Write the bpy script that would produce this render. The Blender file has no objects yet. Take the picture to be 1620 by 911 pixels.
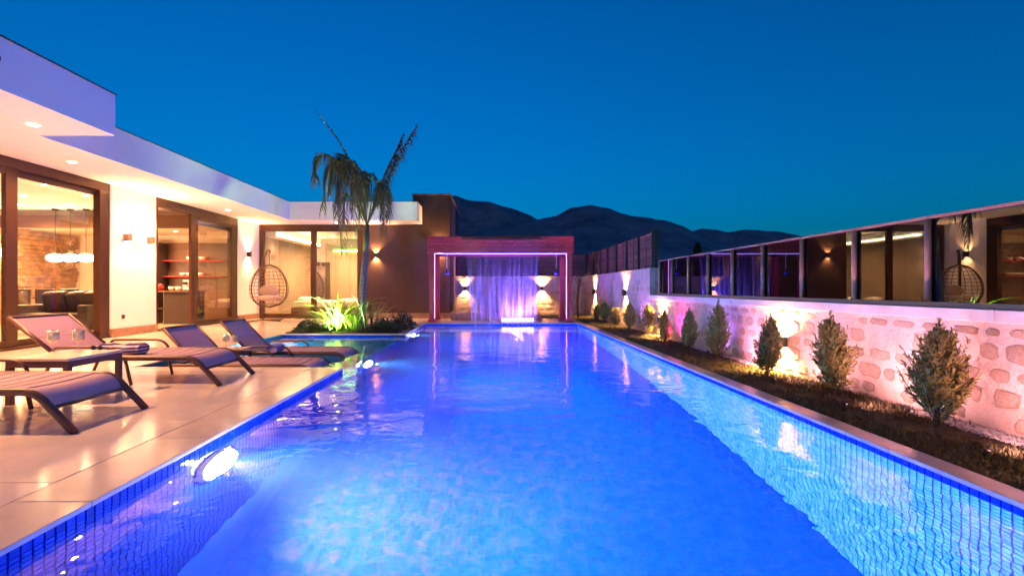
import bpy, math, random
import numpy as np
from math import sin, cos, pi, radians as R, sqrt
from mathutils import Vector, Matrix
random.seed(7); RNG = np.random.default_rng(7)
SC = bpy.context.scene
COL = SC.collection

# ------------------------------------------------------------ camera, sky, exposure
cd = bpy.data.cameras.new('camera'); CAM = bpy.data.objects.new('camera', cd); COL.objects.link(CAM)
CAM.location = (0, 0, 1.0); CAM.rotation_euler = (R(90), 0, 0)
cd.sensor_width = 36; cd.lens = 740 / 1620 * 36; cd.shift_x = 32 / 1620; cd.clip_start = .05; cd.clip_end = 30000
SC.camera = CAM
SC.view_settings.view_transform = 'Standard'; SC.view_settings.look = 'None'
SC.view_settings.exposure = 3.0; SC.view_settings.gamma = 1
W = bpy.data.worlds.new('World'); SC.world = W; W.use_nodes = True
wn, wl = W.node_tree.nodes, W.node_tree.links
wn.clear()
sky = wn.new('ShaderNodeTexSky'); sky.sky_type = 'NISHITA'; sky.sun_disc = False
sky.sun_elevation = R(1.0); sky.sun_rotation = R(160); sky.ozone_density = 6; sky.air_density = 1.0; sky.dust_density = .3
hs = wn.new('ShaderNodeHueSaturation'); hs.inputs['Saturation'].default_value = 1.12; hs.inputs['Hue'].default_value = .5
tint = wn.new('ShaderNodeMix'); tint.data_type = 'RGBA'; tint.blend_type = 'MULTIPLY'; tint.inputs[0].default_value = 1
tint.inputs[7].default_value = (.17, .84, .64, 1)
bg = wn.new('ShaderNodeBackground'); bg.inputs['Strength'].default_value = .11
wo = wn.new('ShaderNodeOutputWorld')
wl.new(sky.outputs[0], hs.inputs['Color']); wl.new(hs.outputs[0], tint.inputs[6]); wl.new(tint.outputs[2], bg.inputs['Color']); wl.new(bg.outputs[0], wo.inputs[0])
sd = bpy.data.lights.new('sun', 'SUN'); sd.energy = .02; sd.angle = R(12); sd.color = (1, .86, .75)
SUN = bpy.data.objects.new('sun', sd); COL.objects.link(SUN); SUN.rotation_euler = (R(89), 0, R(160 + 180))
cy = SC.cycles
cy.max_bounces = 8; cy.diffuse_bounces = 4; cy.glossy_bounces = 4; cy.transmission_bounces = 8; cy.transparent_max_bounces = 16
cy.caustics_reflective = False; cy.caustics_refractive = True; cy.blur_glossy = .6
cy.volume_bounces = 0; cy.sample_clamp_indirect = 3; cy.sample_clamp_direct = 0; cy.use_denoising = True; cy.use_light_tree = True

# ------------------------------------------------------------ helpers
def wloc(o):
    v = Vector((0, 0, 0))
    while o is not None: v += o.location; o = o.parent
    return v
def tag(o, label=None, cat=None, group=None, kind=None):
    if label: o['label'] = label
    if cat: o['category'] = cat
    if group: o['group'] = group
    if kind: o['kind'] = kind
    return o
def thing(name, label, cat, loc=(0, 0, 0), group=None):
    o = bpy.data.objects.new(name, None); COL.objects.link(o); o.location = loc; o.empty_display_size = .1
    return tag(o, label, cat, group)
class MB:
    def __init__(s): s.v = []; s.f = []
    def add(s, vs, fs):
        n = len(s.v); s.v += [tuple(p) for p in vs]; s.f += [tuple(i + n for i in q) for q in fs]; return s
    def box(s, x0, x1, y0, y1, z0, z1):
        return s.add([(x0,y0,z0),(x1,y0,z0),(x1,y1,z0),(x0,y1,z0),(x0,y0,z1),(x1,y0,z1),(x1,y1,z1),(x0,y1,z1)],
                     [(3,2,1,0),(4,5,6,7),(0,1,5,4),(1,2,6,5),(2,3,7,6),(3,0,4,7)])
    def obox(s, c, ax, ay, az):
        c, ax, ay, az = map(Vector, (c, ax, ay, az)); vs = []
        for k in (-1, 1):
            for (i, j) in ((-1,-1),(1,-1),(1,1),(-1,1)): vs.append(c + ax*i + ay*j + az*k)
        return s.add(vs, [(3,2,1,0),(4,5,6,7),(0,1,5,4),(1,2,6,5),(2,3,7,6),(3,0,4,7)])
    def quad(s, a, b, c, d): return s.add([a, b, c, d], [(0,1,2,3)])
    def tube(s, pts, r, n=8, r2=None, flat=None):
        pts = [Vector(p) for p in pts]; rings = []; up = Vector((0, 0, 1)); m = len(pts)
        prev = None
        for i, p in enumerate(pts):
            t = (pts[min(i+1, m-1)] - pts[max(i-1, 0)]).normalized()
            if prev is None: a = t.cross(up if abs(t.z) < .95 else Vector((1, 0, 0))).normalized()
            else: a = (prev - t * prev.dot(t)).normalized()
            prev = a; b = t.cross(a)
            rr = r if r2 is None else r + (r2 - r) * i / (m - 1)
            if isinstance(r, (list, tuple)): rr = r[i]
            ra, rb = (rr, rr) if flat is None else (rr, rr * flat)
            rings.append([p + a * cos(2*pi*k/n) * ra + b * sin(2*pi*k/n) * rb for k in range(n)])
        vs = [q for ring in rings for q in ring]; fs = []
        for i in range(m - 1):
            for k in range(n):
                fs.append((i*n+k, i*n+(k+1) % n, (i+1)*n+(k+1) % n, (i+1)*n+k))
        fs.append(tuple(range(n))[::-1]); fs.append(tuple((m-1)*n + k for k in range(n)))
        return s.add(vs, fs)
    def lathe(s, prof, c=(0, 0, 0), n=16):
        cx, cy_, cz = c; vs = []; fs = []; m = len(prof)
        for (r, z) in prof:
            for k in range(n): vs.append((cx + r*cos(2*pi*k/n), cy_ + r*sin(2*pi*k/n), cz + z))
        for i in range(m - 1):
            for k in range(n): fs.append((i*n+k, i*n+(k+1) % n, (i+1)*n+(k+1) % n, (i+1)*n+k))
        return s.add(vs, fs)
    def sphere(s, c, r, n=12, m=8):
        rx, ry, rz = r if isinstance(r, (list, tuple)) else (r, r, r); vs = []; fs = []
        for i in range(m + 1):
            t = pi * i / m
            for k in range(n): vs.append((c[0] + rx*sin(t)*cos(2*pi*k/n), c[1] + ry*sin(t)*sin(2*pi*k/n), c[2] - rz*cos(t)))
        for i in range(m):
            for k in range(n): fs.append((i*n+k, i*n+(k+1) % n, (i+1)*n+(k+1) % n, (i+1)*n+k))
        return s.add(vs, fs)
    def build(s, name, m, parent=None, smooth=False, origin=None, bevel=0, kind=None, label=None, segs=2):
        off = wloc(parent) if parent is not None else Vector(origin or (0, 0, 0))
        lo = Vector((0, 0, 0))
        if parent is not None and origin is not None:      # own origin inside the parent
            lo = Vector(origin) - off; off = Vector(origin)
        me = bpy.data.meshes.new(name)
        me.from_pydata([(p[0]-off.x, p[1]-off.y, p[2]-off.z) for p in s.v], [], s.f); me.validate(); me.update()
        if smooth:
            me.polygons.foreach_set('use_smooth', [True] * len(me.polygons))
        me.materials.append(m)
        o = bpy.data.objects.new(name, me); COL.objects.link(o)
        if parent is not None: o.parent = parent; o.location = lo
        else: o.location = off
        if bevel:
            b = o.modifiers.new('bevel', 'BEVEL'); b.width = bevel; b.segments = segs; b.limit_method = 'ANGLE'
        if kind: o['kind'] = kind
        if label: o['label'] = label
        return o
def box(name, m, x0, x1, y0, y1, z0, z1, parent=None, **k): return MB().box(x0, x1, y0, y1, z0, z1).build(name, m, parent, **k)
def dup(o, parent=None, loc=None, rz=None, rot=None, scale=None, label=None):
    c = o.copy(); COL.objects.link(c)
    if parent is not None: c.parent = parent
    if loc is not None: c.location = loc
    if rz is not None: c.rotation_euler = (0, 0, rz)
    if rot is not None: c.rotation_euler = rot
    if scale is not None: c.scale = scale
    if label: c['label'] = label
    for ch in list(o.children): dup(ch, c)
    return c
def light(name, kind, loc, power, color, parent=None, size=.03, rot=None, spot=None, blend=.5, aim=None):
    d = bpy.data.lights.new(name, kind); d.energy = power; d.color = color
    if kind in ('POINT', 'SPOT'): d.shadow_soft_size = size
    if kind == 'SPOT': d.spot_size = R(spot or 90); d.spot_blend = blend
    o = bpy.data.objects.new(name, d); COL.objects.link(o)
    if parent is not None: o.parent = parent; o.location = Vector(loc) - wloc(parent)
    else: o.location = loc
    if aim is not None: o.rotation_euler = Vector(aim).to_track_quat('-Z', 'Y').to_euler()
    if rot: o.rotation_euler = rot
    return o

# ------------------------------------------------------------ materials
def mat(name, col, rough=.6, spec=.5, metal=0, noise=0, nscale=8, bump=0, bscale=40, col2=None, rnd=0, trans=0, ior=1.45, coat=0, nstretch=None, sss=None):
    m = bpy.data.materials.new(name); m.use_nodes = True; nt = m.node_tree; N, L = nt.nodes, nt.links
    p = N['Principled BSDF']; p.inputs['Roughness'].default_value = rough; p.inputs['Metallic'].default_value = metal
    p.inputs['Specular IOR Level'].default_value = spec; p.inputs['IOR'].default_value = ior
    p.inputs['Transmission Weight'].default_value = trans; p.inputs['Coat Weight'].default_value = coat
    c4 = (*col, 1); p.inputs['Base Color'].default_value = c4
    tc = N.new('ShaderNodeTexCoord'); src = tc.outputs['Object']
    if nstretch:
        mp = N.new('ShaderNodeMapping'); mp.inputs['Scale'].default_value = nstretch; L.new(src, mp.inputs[0]); src = mp.outputs[0]
    out = None
    if noise:
        nz = N.new('ShaderNodeTexNoise'); nz.inputs['Scale'].default_value = nscale; nz.inputs['Detail'].default_value = 6; nz.inputs['Roughness'].default_value = .65
        L.new(src, nz.inputs['Vector'])
        rp = N.new('ShaderNodeValToRGB'); rp.color_ramp.elements[0].position = .32; rp.color_ramp.elements[1].position = .68
        c2 = col2 or tuple(c * (1 - noise) for c in col)
        rp.color_ramp.elements[0].color = (*c2, 1); rp.color_ramp.elements[1].color = c4
        L.new(nz.outputs[0], rp.inputs[0]); out = rp.outputs[0]
    if rnd:
        oi = N.new('ShaderNodeObjectInfo'); h = N.new('ShaderNodeHueSaturation')
        mr = N.new('ShaderNodeMapRange'); mr.inputs[3].default_value = 1 - rnd; mr.inputs[4].default_value = 1 + rnd
        L.new(oi.outputs['Random'], mr.inputs[0]); L.new(mr.outputs[0], h.inputs['Value'])
        if out is not None: L.new(out, h.inputs['Color'])
        else: h.inputs['Color'].default_value = c4
        out = h.outputs[0]
    if out is not None: L.new(out, p.inputs['Base Color'])
    if bump:
        nb = N.new('ShaderNodeTexNoise'); nb.inputs['Scale'].default_value = bscale; nb.inputs['Detail'].default_value = 5; L.new(src, nb.inputs['Vector'])
        bp = N.new('ShaderNodeBump'); bp.inputs['Strength'].default_value = bump; bp.inputs['Distance'].default_value = .02
        L.new(nb.outputs[0], bp.inputs['Height']); L.new(bp.outputs[0], p.inputs['Normal'])
    return m
def emat(name, col, s):
    m = bpy.data.materials.new(name); m.use_nodes = True; N, L = m.node_tree.nodes, m.node_tree.links
    N.remove(N['Principled BSDF']); e = N.new('ShaderNodeEmission'); e.inputs[0].default_value = (*col, 1); e.inputs[1].default_value = s
    L.new(e.outputs[0], N['Material Output'].inputs[0]); return m
def glassmat(name, ior=1.5, tcol=(1, 1, 1), base=0, gcol=(1, 1, 1), rough=0, dark=None):
    """thin pane: mirror share by Fresnel, the rest passes through"""
    m = bpy.data.materials.new(name); m.use_nodes = True; N, L = m.node_tree.nodes, m.node_tree.links
    N.remove(N['Principled BSDF'])
    fr = N.new('ShaderNodeFresnel'); ge = N.new('ShaderNodeNewGeometry'); im = N.new('ShaderNodeMapRange')
    im.inputs[3].default_value = ior; im.inputs[4].default_value = 1 / ior; L.new(ge.outputs['Backfacing'], im.inputs[0]); L.new(im.outputs[0], fr.inputs[0])
    g = N.new('ShaderNodeBsdfGlossy'); g.inputs['Roughness'].default_value = rough; g.inputs[0].default_value = (*gcol, 1)
    t = N.new('ShaderNodeBsdfTransparent'); t.inputs[0].default_value = (*tcol, 1)
    mr = N.new('ShaderNodeMapRange'); mr.inputs[3].default_value = base; mr.inputs[4].default_value = 1
    mx = N.new('ShaderNodeMixShader'); L.new(fr.outputs[0], mr.inputs[0]); L.new(mr.outputs[0], mx.inputs[0]); L.new(t.outputs[0], mx.inputs[1]); L.new(g.outputs[0], mx.inputs[2])
    L.new(mx.outputs[0], N['Material Output'].inputs[0]); return m

M = {}
M['white'] = mat('white_render', (.78, .76, .73), .75, noise=.06, nscale=3, bump=.08, bscale=90)
M['soffit'] = mat('soffit_paint', (.78, .75, .70), .8, noise=.04, nscale=2, bump=.04, bscale=60)
M['brown_render'] = mat('brown_render', (.075, .036, .026), .8, noise=.25, nscale=2.5, bump=.15, bscale=70)
M['plinth'] = mat('plinth_stone', (.36, .19, .12), .5, noise=.45, nscale=7, bump=.1, bscale=30)
M['frame'] = mat('bronze_frame', (.085, .036, .02), .38, metal=.35, noise=.15, nscale=5)
M['slab'] = mat('deck_stone', (.82, .70, .66), .11, spec=.5, noise=.24, nscale=1.7, bump=.01, bscale=18, rnd=.05)
M['coping'] = mat('coping_stone', (.76, .60, .54), .15, spec=.5, noise=.2, nscale=3.5, bump=.012, bscale=22, rnd=.06)
M['grout'] = mat('joint_grout', (.54, .41, .34), .8)
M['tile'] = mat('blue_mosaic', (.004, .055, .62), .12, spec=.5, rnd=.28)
M['tile_left'] = mat('deep_blue_mosaic', (.003, .035, .45), .12, spec=.5, rnd=.3)  # same blue tile on the left wall, shade painted in as deeper blue
M['tile_pale'] = mat('pale_blue_mosaic', (.30, .32, .74), .15, spec=.5, noise=.6, nscale=11, col2=(.03, .15, .55))  # same tile on the facing right wall, lamp light painted in as paler blue
M['tilej_dark'] = mat('mosaic_joint_dark', (.10, .18, .62), .6)  # joint of the left shell, darkened to paint in its shade
M['tilej'] = mat('mosaic_joint', (.50, .56, .82), .6)  # joint of the other shells, lightened to paint in the lamp light
M['shelf_tile'] = mat('shelf_mosaic', (.03, .22, .50), .25, noise=.3, nscale=20)
M['wood'] = mat('stained_wood', (.50, .045, .06), .5, noise=.5, nscale=6, nstretch=(1, 1, 14), bump=.1, bscale=30, rnd=.15)
M['woodh'] = mat('stained_board', (.48, .04, .06), .5, noise=.45, nscale=5, nstretch=(.3, .3, 14), bump=.1, bscale=30, rnd=.22)
M['post'] = mat('painted_post', (.36, .18, .12), .45, metal=0, noise=.15, nscale=4)
M['lfab'] = mat('sling_fabric', (.40, .23, .31), .62, noise=.12, nscale=60, bump=.12, bscale=400, rnd=.07)
M['lframe'] = mat('lounger_frame', (.10, .04, .035), .38, metal=.1)
M['table'] = mat('table_top', (.62, .47, .36), .35, noise=.12, nscale=6, nstretch=(1, 10, 1))
M['white_pl'] = mat('white_plastic', (.8, .78, .76), .35)
M['black'] = mat('black_metal', (.02, .018, .018), .45)
M['leather'] = mat('black_leather', (.022, .017, .015), .42, noise=.3, nscale=12, bump=.15, bscale=30)
M['stone'] = mat('rubble_stone', (.66, .48, .37), .8, noise=.8, nscale=5, col2=(.50, .30, .20), rnd=.22, bump=.9, bscale=26)
M['mortar'] = mat('lime_mortar', (.62, .49, .41), .9, noise=.25, nscale=4, col2=(.48, .34, .27), bump=.6, bscale=30)
M['cap'] = mat('cap_stone', (.62, .56, .52), .5, noise=.15, nscale=5, bump=.08, bscale=40)
M['soil'] = mat('planting_soil', (.05, .032, .022), .95, noise=.5, nscale=14, bump=.8, bscale=40)
M['grass'] = mat('dry_grass', (.15, .115, .05), .8, noise=.5, nscale=30, col2=(.07, .07, .025))
M['lawnbase'] = mat('lawn_soil', (.045, .045, .018), .95, noise=.5, nscale=12, bump=.7, bscale=60)
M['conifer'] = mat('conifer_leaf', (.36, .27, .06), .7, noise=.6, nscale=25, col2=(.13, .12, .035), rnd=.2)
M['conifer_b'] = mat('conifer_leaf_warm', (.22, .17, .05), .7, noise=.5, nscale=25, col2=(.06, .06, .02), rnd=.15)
M['bush'] = mat('bush_leaf', (.05, .06, .03), .7, noise=.5, nscale=30, rnd=.2)
M['bark'] = mat('bark', (.12, .08, .055), .85, noise=.5, nscale=20, bump=.5, bscale=40)
M['palm'] = mat('palm_leaf', (.14, .12, .035), .55, noise=.35, nscale=8, rnd=.2)
M['palmtrunk'] = mat('palm_trunk', (.16, .12, .10), .8, noise=.5, nscale=4, nstretch=(1, 1, 8), bump=.4, bscale=16)
M['flax'] = mat('flax_leaf', (.20, .30, .03), .45, noise=.35, nscale=3, rnd=.35)
M['pebble'] = mat('white_pebble', (.68, .64, .60), .6, noise=.2, nscale=20)
M['ground'] = mat('field_ground', (.07, .06, .035), .95, noise=.5, nscale=.02)
M['hill'] = mat('hill_scrub', (.26, .15, .19), .95, noise=.75, nscale=.006, col2=(.08, .06, .10), bump=1, bscale=.02)
M['glass'] = glassmat('window_glass', 1.5, (.94, .95, .94), .04)
M['dglass'] = glassmat('tinted_glass', 1.5, (.10, .10, .11), .08, (.85, .86, .9))
M['rattan'] = mat('rattan', (.30, .17, .09), .55, noise=.3, nscale=30)
M['rattan_d'] = mat('dark_rattan', (.10, .05, .035), .5)
M['cushion'] = mat('pale_cushion', (.48, .34, .31), .9, noise=.1, nscale=10, bump=.1, bscale=60)
M['wall_in'] = mat('interior_wall', (.62, .52, .40), .85, noise=.06, nscale=3)
M['brown_panel'] = mat('brown_panel', (.17, .085, .05), .45, noise=.35, nscale=4, nstretch=(1, 1, 9))
M['dark_unit'] = mat('dark_unit', (.045, .032, .03), .4)
M['floor_in'] = mat('interior_floor', (.50, .40, .30), .2, noise=.12, nscale=3)
M['brick'] = mat('split_stone', (.36, .22, .12), .85, noise=.6, nscale=5, rnd=.3, bump=.5, bscale=25)
M['linen'] = mat('white_linen', (.8, .76, .7), .9, bump=.2, bscale=12)
M['red'] = mat('red_enamel', (.5, .04, .02), .35)
M['grey_wall'] = mat('grey_wall', (.28, .23, .19), .8, noise=.08, nscale=3)
M['led_blue'] = emat('led_violet', (.16, .16, 1.0), 1.6)
M['led_pink'] = emat('led_pink', (.7, .25, 1.0), .8)
M['led_white'] = emat('led_white', (1.0, .50, .95), .9)
M['led_warm'] = emat('lamp_warm', (1.0, .74, .42), 30)
M['globe'] = emat('globe_warm', (1.0, .70, .40), 7)
M['cove'] = emat('cove_warm', (1.0, .72, .38), 6)
M['cove_green'] = emat('cove_green', (.25, 1.0, .12), 2.2)
M['pool_lens'] = emat('pool_lens', (.75, .88, 1.0), 40)
M['wine'] = mat('white_wine', (.98, .88, .66), .1, trans=.12, ior=1.33)
M['thin'] = glassmat('thin_glass', 1.5, (.93, .92, .90), .20)
M['blueball'] = mat('blue_glass_ball', (.04, .05, .35), .15)

def water_mat():
    m = bpy.data.materials.new('pool_water'); m.use_nodes = True; N, L = m.node_tree.nodes, m.node_tree.links
    N.remove(N['Principled BSDF'])
    g = N.new('ShaderNodeBsdfGlass'); g.inputs['IOR'].default_value = 1.33; g.inputs['Roughness'].default_value = 0; g.inputs[0].default_value = (.97, .985, 1, 1)
    tc = N.new('ShaderNodeTexCoord')
    mp = N.new('ShaderNodeMapping'); mp.inputs['Scale'].default_value = (1.0, 1.25, 1); L.new(tc.outputs['Object'], mp.inputs[0])
    n1 = N.new('ShaderNodeTexNoise'); n1.inputs['Scale'].default_value = 1.9; n1.inputs['Detail'].default_value = 2.5; n1.inputs['Distortion'].default_value = .4; L.new(mp.outputs[0], n1.inputs['Vector'])
    n2 = N.new('ShaderNodeTexNoise'); n2.inputs['Scale'].default_value = 9; n2.inputs['Detail'].default_value = 2; L.new(mp.outputs[0], n2.inputs['Vector'])
    a = N.new('ShaderNodeMath'); a.operation = 'MULTIPLY_ADD'; a.inputs[1].default_value = .07; L.new(n2.outputs[0], a.inputs[0]); L.new(n1.outputs[0], a.inputs[2])
    b = N.new('ShaderNodeBump'); b.inputs['Strength'].default_value = 1; b.inputs['Distance'].default_value = .012; L.new(a.outputs[0], b.inputs['Height']); L.new(b.outputs[0], g.inputs['Normal'])
    vs_ = N.new('ShaderNodeVolumeScatter'); vs_.inputs['Density'].default_value = .010; vs_.inputs['Color'].default_value = (.95, .97, 1, 1); vs_.inputs['Anisotropy'].default_value = .3
    L.new(vs_.outputs[0], N['Material Output'].inputs[1])
    L.new(g.outputs[0], N['Material Output'].inputs[0]); return m
M['water'] = water_mat()
def mosaic_floor():
    m = mat('floor_mosaic', (.012, .085, .62), .6, spec=.12); N, L = m.node_tree.nodes, m.node_tree.links
    br = N.new('ShaderNodeTexBrick'); br.offset = 0; br.inputs['Scale'].default_value = 1; br.inputs['Brick Width'].default_value = .05; br.inputs['Row Height'].default_value = .05
    br.inputs['Mortar Size'].default_value = .0015; br.inputs['Color1'].default_value = (.002, .065, .62, 1); br.inputs['Color2'].default_value = (.004, .085, .68, 1); br.inputs['Mortar'].default_value = (.01, .09, .68, 1)
    tc = N.new('ShaderNodeTexCoord'); L.new(tc.outputs['Object'], br.inputs['Vector'])
    nz = N.new('ShaderNodeTexNoise'); nz.inputs['Scale'].default_value = 7; nz.inputs['Detail'].default_value = 8; nz.inputs['Roughness'].default_value = .75; L.new(tc.outputs['Object'], nz.inputs['Vector'])
    mr = N.new('ShaderNodeMapRange'); mr.inputs[1].default_value = .46; mr.inputs[2].default_value = .70; mr.inputs[4].default_value = .11; L.new(nz.outputs[0], mr.inputs[0])
    mx = N.new('ShaderNodeMix'); mx.data_type = 'RGBA'; L.new(mr.outputs[0], mx.inputs[0]); L.new(br.outputs[0], mx.inputs[6]); mx.inputs[7].default_value = (.40, .20, .72, 1)
    L.new(mx.outputs[2], N['Principled BSDF'].inputs['Base Color']); return m
M['mosaic'] = mosaic_floor()
WARM = (1.0, .46, .185)

# ------------------------------------------------------------ dimensions
PL, PR, PN, PF = -1.888, 2.476, .2, 13.4       # main pool: left, right, near, far
ZW, PD = -.065, -2.0                            # water level, floor
SX, SY0, SY1, SZ = -4.55, 5.92, 10.2, -.29      # shallow shelf pool

# ------------------------------------------------------------ ground, hills
g = MB(); B = 9000
hx0, hx1, hy0, hy1 = SX - .3, PR + .1, PN - .3, PF + .1
zg = -.12
for (a, b, c, d) in ((-B, hx0, -B, B), (hx1, B, -B, B), (hx0, hx1, -B, hy0), (hx0, hx1, hy1, B)):
    g.quad((a, c, zg), (b, c, zg), (b, d, zg), (a, d, zg))
tag(g.build('ground', M['ground']), kind='structure')
def ridge(mb, prof, D, front, back, seed):
    rs = np.random.default_rng(seed); px = np.arange(prof[0][0], prof[-1][0], 4.0)
    py = np.interp(px, [p[0] for p in prof], [p[1] for p in prof])
    ph = rs.uniform(0, 6.28, 12)
    py = py + sum(np.sin(px / w + ph[i]) * a for i, (w, a) in enumerate(((31, .9), (17, .7), (9, .5), (5, .35))))
    n = len(px); ts = np.linspace(-1, 1, 25); rows = []
    for j, t in enumerate(ts):
        y = D + (t * front if t < 0 else t * back)
        k = (1 - abs(t)) ** 1.15
        wob = sum(np.sin(px / w + ph[i + 4] + 5.0 * t * (i + 1)) for i, w in enumerate((60, 24, 13)))
        z = ((455 - py) / 740 * D) * k * (1 + .10 * wob * min(1, abs(t) * 3) * (1 - abs(t))) - 2
        x = (px - 778) / 740 * D * (1 + .25 * t * (front if t < 0 else back) / D)
        rows.append(np.stack([x, np.full(n, y) + wob * 30 * min(1, abs(t) * 3), z], 1))
    vs = np.concatenate(rows); fs = [(j*n+i, j*n+i+1, (j+1)*n+i+1, (j+1)*n+i) for j in range(len(ts)-1) for i in range(n-1)]
    mb.add(vs.tolist(), fs)
h = MB()
ridge(h, [(-900, 400), (-200, 380), (300, 372), (560, 350), (640, 326), (690, 310), (722, 309), (745, 316), (770, 317), (800, 326), (840, 342), (880, 362), (940, 390), (1050, 430)], 4300, 1300, 1500, 1)
ridge(h, [(560, 430), (640, 402), (720, 376), (800, 356), (850, 346), (880, 341), (905, 329), (935, 322), (965, 328), (1000, 341), (1050, 347), (1080, 357), (1110, 373), (1180, 398), (1260, 420), (1350, 440)], 3300, 1200, 1000, 2)
ridge(h, [(960, 420), (1050, 376), (1110, 362), (1150, 366), (1180, 361), (1220, 364), (1260, 371), (1330, 388), (1500, 400), (1800, 396), (2400, 420)], 5600, 1800, 1500, 3)
tag(h.build('hills', M['hill'], smooth=True), kind='structure')

# ------------------------------------------------------------ pool
pool = MB()
T = .012                                        # tiles stand this far in front of the shell
pool.quad((PL - T, PN, PD), (PR + T, PN, PD), (PR + T, PF + T, PD), (PL - T, PF + T, PD))
POOL = tag(pool.build('pool', M['mosaic']), kind='structure')
sh = MB()
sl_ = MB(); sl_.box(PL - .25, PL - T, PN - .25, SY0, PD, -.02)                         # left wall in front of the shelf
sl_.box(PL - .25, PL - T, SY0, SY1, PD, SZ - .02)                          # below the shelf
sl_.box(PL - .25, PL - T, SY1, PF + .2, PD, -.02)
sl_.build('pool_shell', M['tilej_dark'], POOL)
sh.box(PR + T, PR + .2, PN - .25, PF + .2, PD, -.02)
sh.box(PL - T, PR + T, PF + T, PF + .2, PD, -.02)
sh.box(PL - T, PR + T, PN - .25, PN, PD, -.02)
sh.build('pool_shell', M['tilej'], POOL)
sf = MB(); sf.box(SX, PL - .26, SY0, SY1, SZ - .06, SZ - .005); sf.box(PL - .26, PL, SY0, SY1, SZ - .018, SZ - .002)
sf.build('shelf_floor', M['shelf_tile'], POOL)
sw = MB(); sw.box(SX - .2, SX, SY0 - .2, SY1 + .2, SZ - .06, -.02); sw.box(SX, PL - .26, SY0 - .2, SY0, SZ - .06, -.02); sw.box(SX, PL - .26, SY1 + T, SY1 + .2, SZ - .06, -.02)
sw.build('shelf_wall', M['shelf_tile'], POOL)
# mosaic tiles: the ones that show largest are parts of their own, the rest one mesh
P = .05; th = .0035
def tile_v(c, u, n, v=(0, 0, 1), a=P/2 - .0022, d=T + .001):
    c, u, n, v = Vector(c), Vector(u), Vector(n), Vector(v); i = a - .0025
    b = [c + u*s*a + v*t*a - n*d for (s, t) in ((-1,-1),(1,-1),(1,1),(-1,1))]
    t_ = [c + u*s*i + v*t*i for (s, t) in ((-1,-1),(1,-1),(1,1),(-1,1))]
    return b + t_
TF = [(4,5,6,7),(0,1,5,4),(1,2,6,5),(2,3,7,6),(3,0,4,7)]
rest = MB(); rest_r = MB(); rest_l = MB()
tl = MB(); tl.v = [tuple(q) for q in tile_v((0,0,0), (0,1,0), (1,0,0))]; tl.f = TF
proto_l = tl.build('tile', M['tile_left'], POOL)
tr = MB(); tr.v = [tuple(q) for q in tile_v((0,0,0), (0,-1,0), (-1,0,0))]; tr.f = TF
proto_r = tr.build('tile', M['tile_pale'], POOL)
nl = nr = 0
rows = [(-.022 - P/2 - k*P) for k in range(39)]
for k, z in enumerate(rows):
    y = .35
    while y < PF:
        deep = SY0 < y < SY1
        if not deep or z < SZ - .03:
            if k == 0 and y < 9 and 1.5 < y and nl < 150:
                if nl == 0: proto_l.location = (PL, y, z)
                else: dup(proto_l, POOL, (PL, y, z))
                nl += 1
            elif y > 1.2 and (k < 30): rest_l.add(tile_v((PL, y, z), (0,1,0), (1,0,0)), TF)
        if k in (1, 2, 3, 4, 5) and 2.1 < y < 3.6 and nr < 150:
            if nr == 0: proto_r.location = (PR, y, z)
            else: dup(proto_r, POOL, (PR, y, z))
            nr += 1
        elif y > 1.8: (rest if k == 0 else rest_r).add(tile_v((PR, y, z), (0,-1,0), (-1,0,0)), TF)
        y += P
    if k < 24:
        x = PL + P/2
        while x < PR: rest.add(tile_v((x, PF, z), (1,0,0), (0,-1,0)), TF); x += P
for k in range(5):                                                         # planter front
    x = SX + P/2
    while x < PL: rest.add(tile_v((x, SY1, rows[k]), (1,0,0), (0,-1,0)), TF); x += P
    x = SX + P/2
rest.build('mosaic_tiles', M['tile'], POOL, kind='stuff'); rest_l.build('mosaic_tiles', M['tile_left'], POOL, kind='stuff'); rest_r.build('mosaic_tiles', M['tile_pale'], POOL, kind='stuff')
# water
wm = MB()
e_ = T - .001
wm.box(PL - e_, PR + e_, PN - e_, PF + e_, PD - .02, ZW)
wm.box(SX - .004, PL - .0112, SY0 - .004, SY1 + e_, SZ - .03, ZW)
tag(wm.build('water', M['water']), kind='structure')
# coping stones
def coping(x0, x1, y0, y1, step, along, z0=-.026, z1=0.0):
    global POOL
    n = max(1, round(((y1 - y0) if along == 'y' else (x1 - x0)) / step)); gap = .002
    for i in range(n):
        if along == 'y':
            s = (y1 - y0) / n; b = (x0, x1, y0 + i*s + gap, y0 + (i+1)*s - gap)
        else:
            s = (x1 - x0) / n; b = (x0 + i*s + gap, x0 + (i+1)*s - gap, y0, y1)
        box('coping_stone', M['coping'], *b, z0, z1, POOL, bevel=.004, origin=((b[0]+b[1])/2, (b[2]+b[3])/2, 0))
coping(PL - .36, PL + .012, -.6, SY0, .93, 'y')
coping(PR - .012, PR + .15, -.6, PF, 1.2, 'y')
coping(PL - .36, PR + .15, PF + .002 - .012, PF + .38, .8, 'x')
coping(SX, PL - .2, SY1 - .012, SY1 + .16, .53, 'x')
coping(PL - .198, PL + .012, SY1 - .012, PF - .02, .8, 'y')
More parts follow.
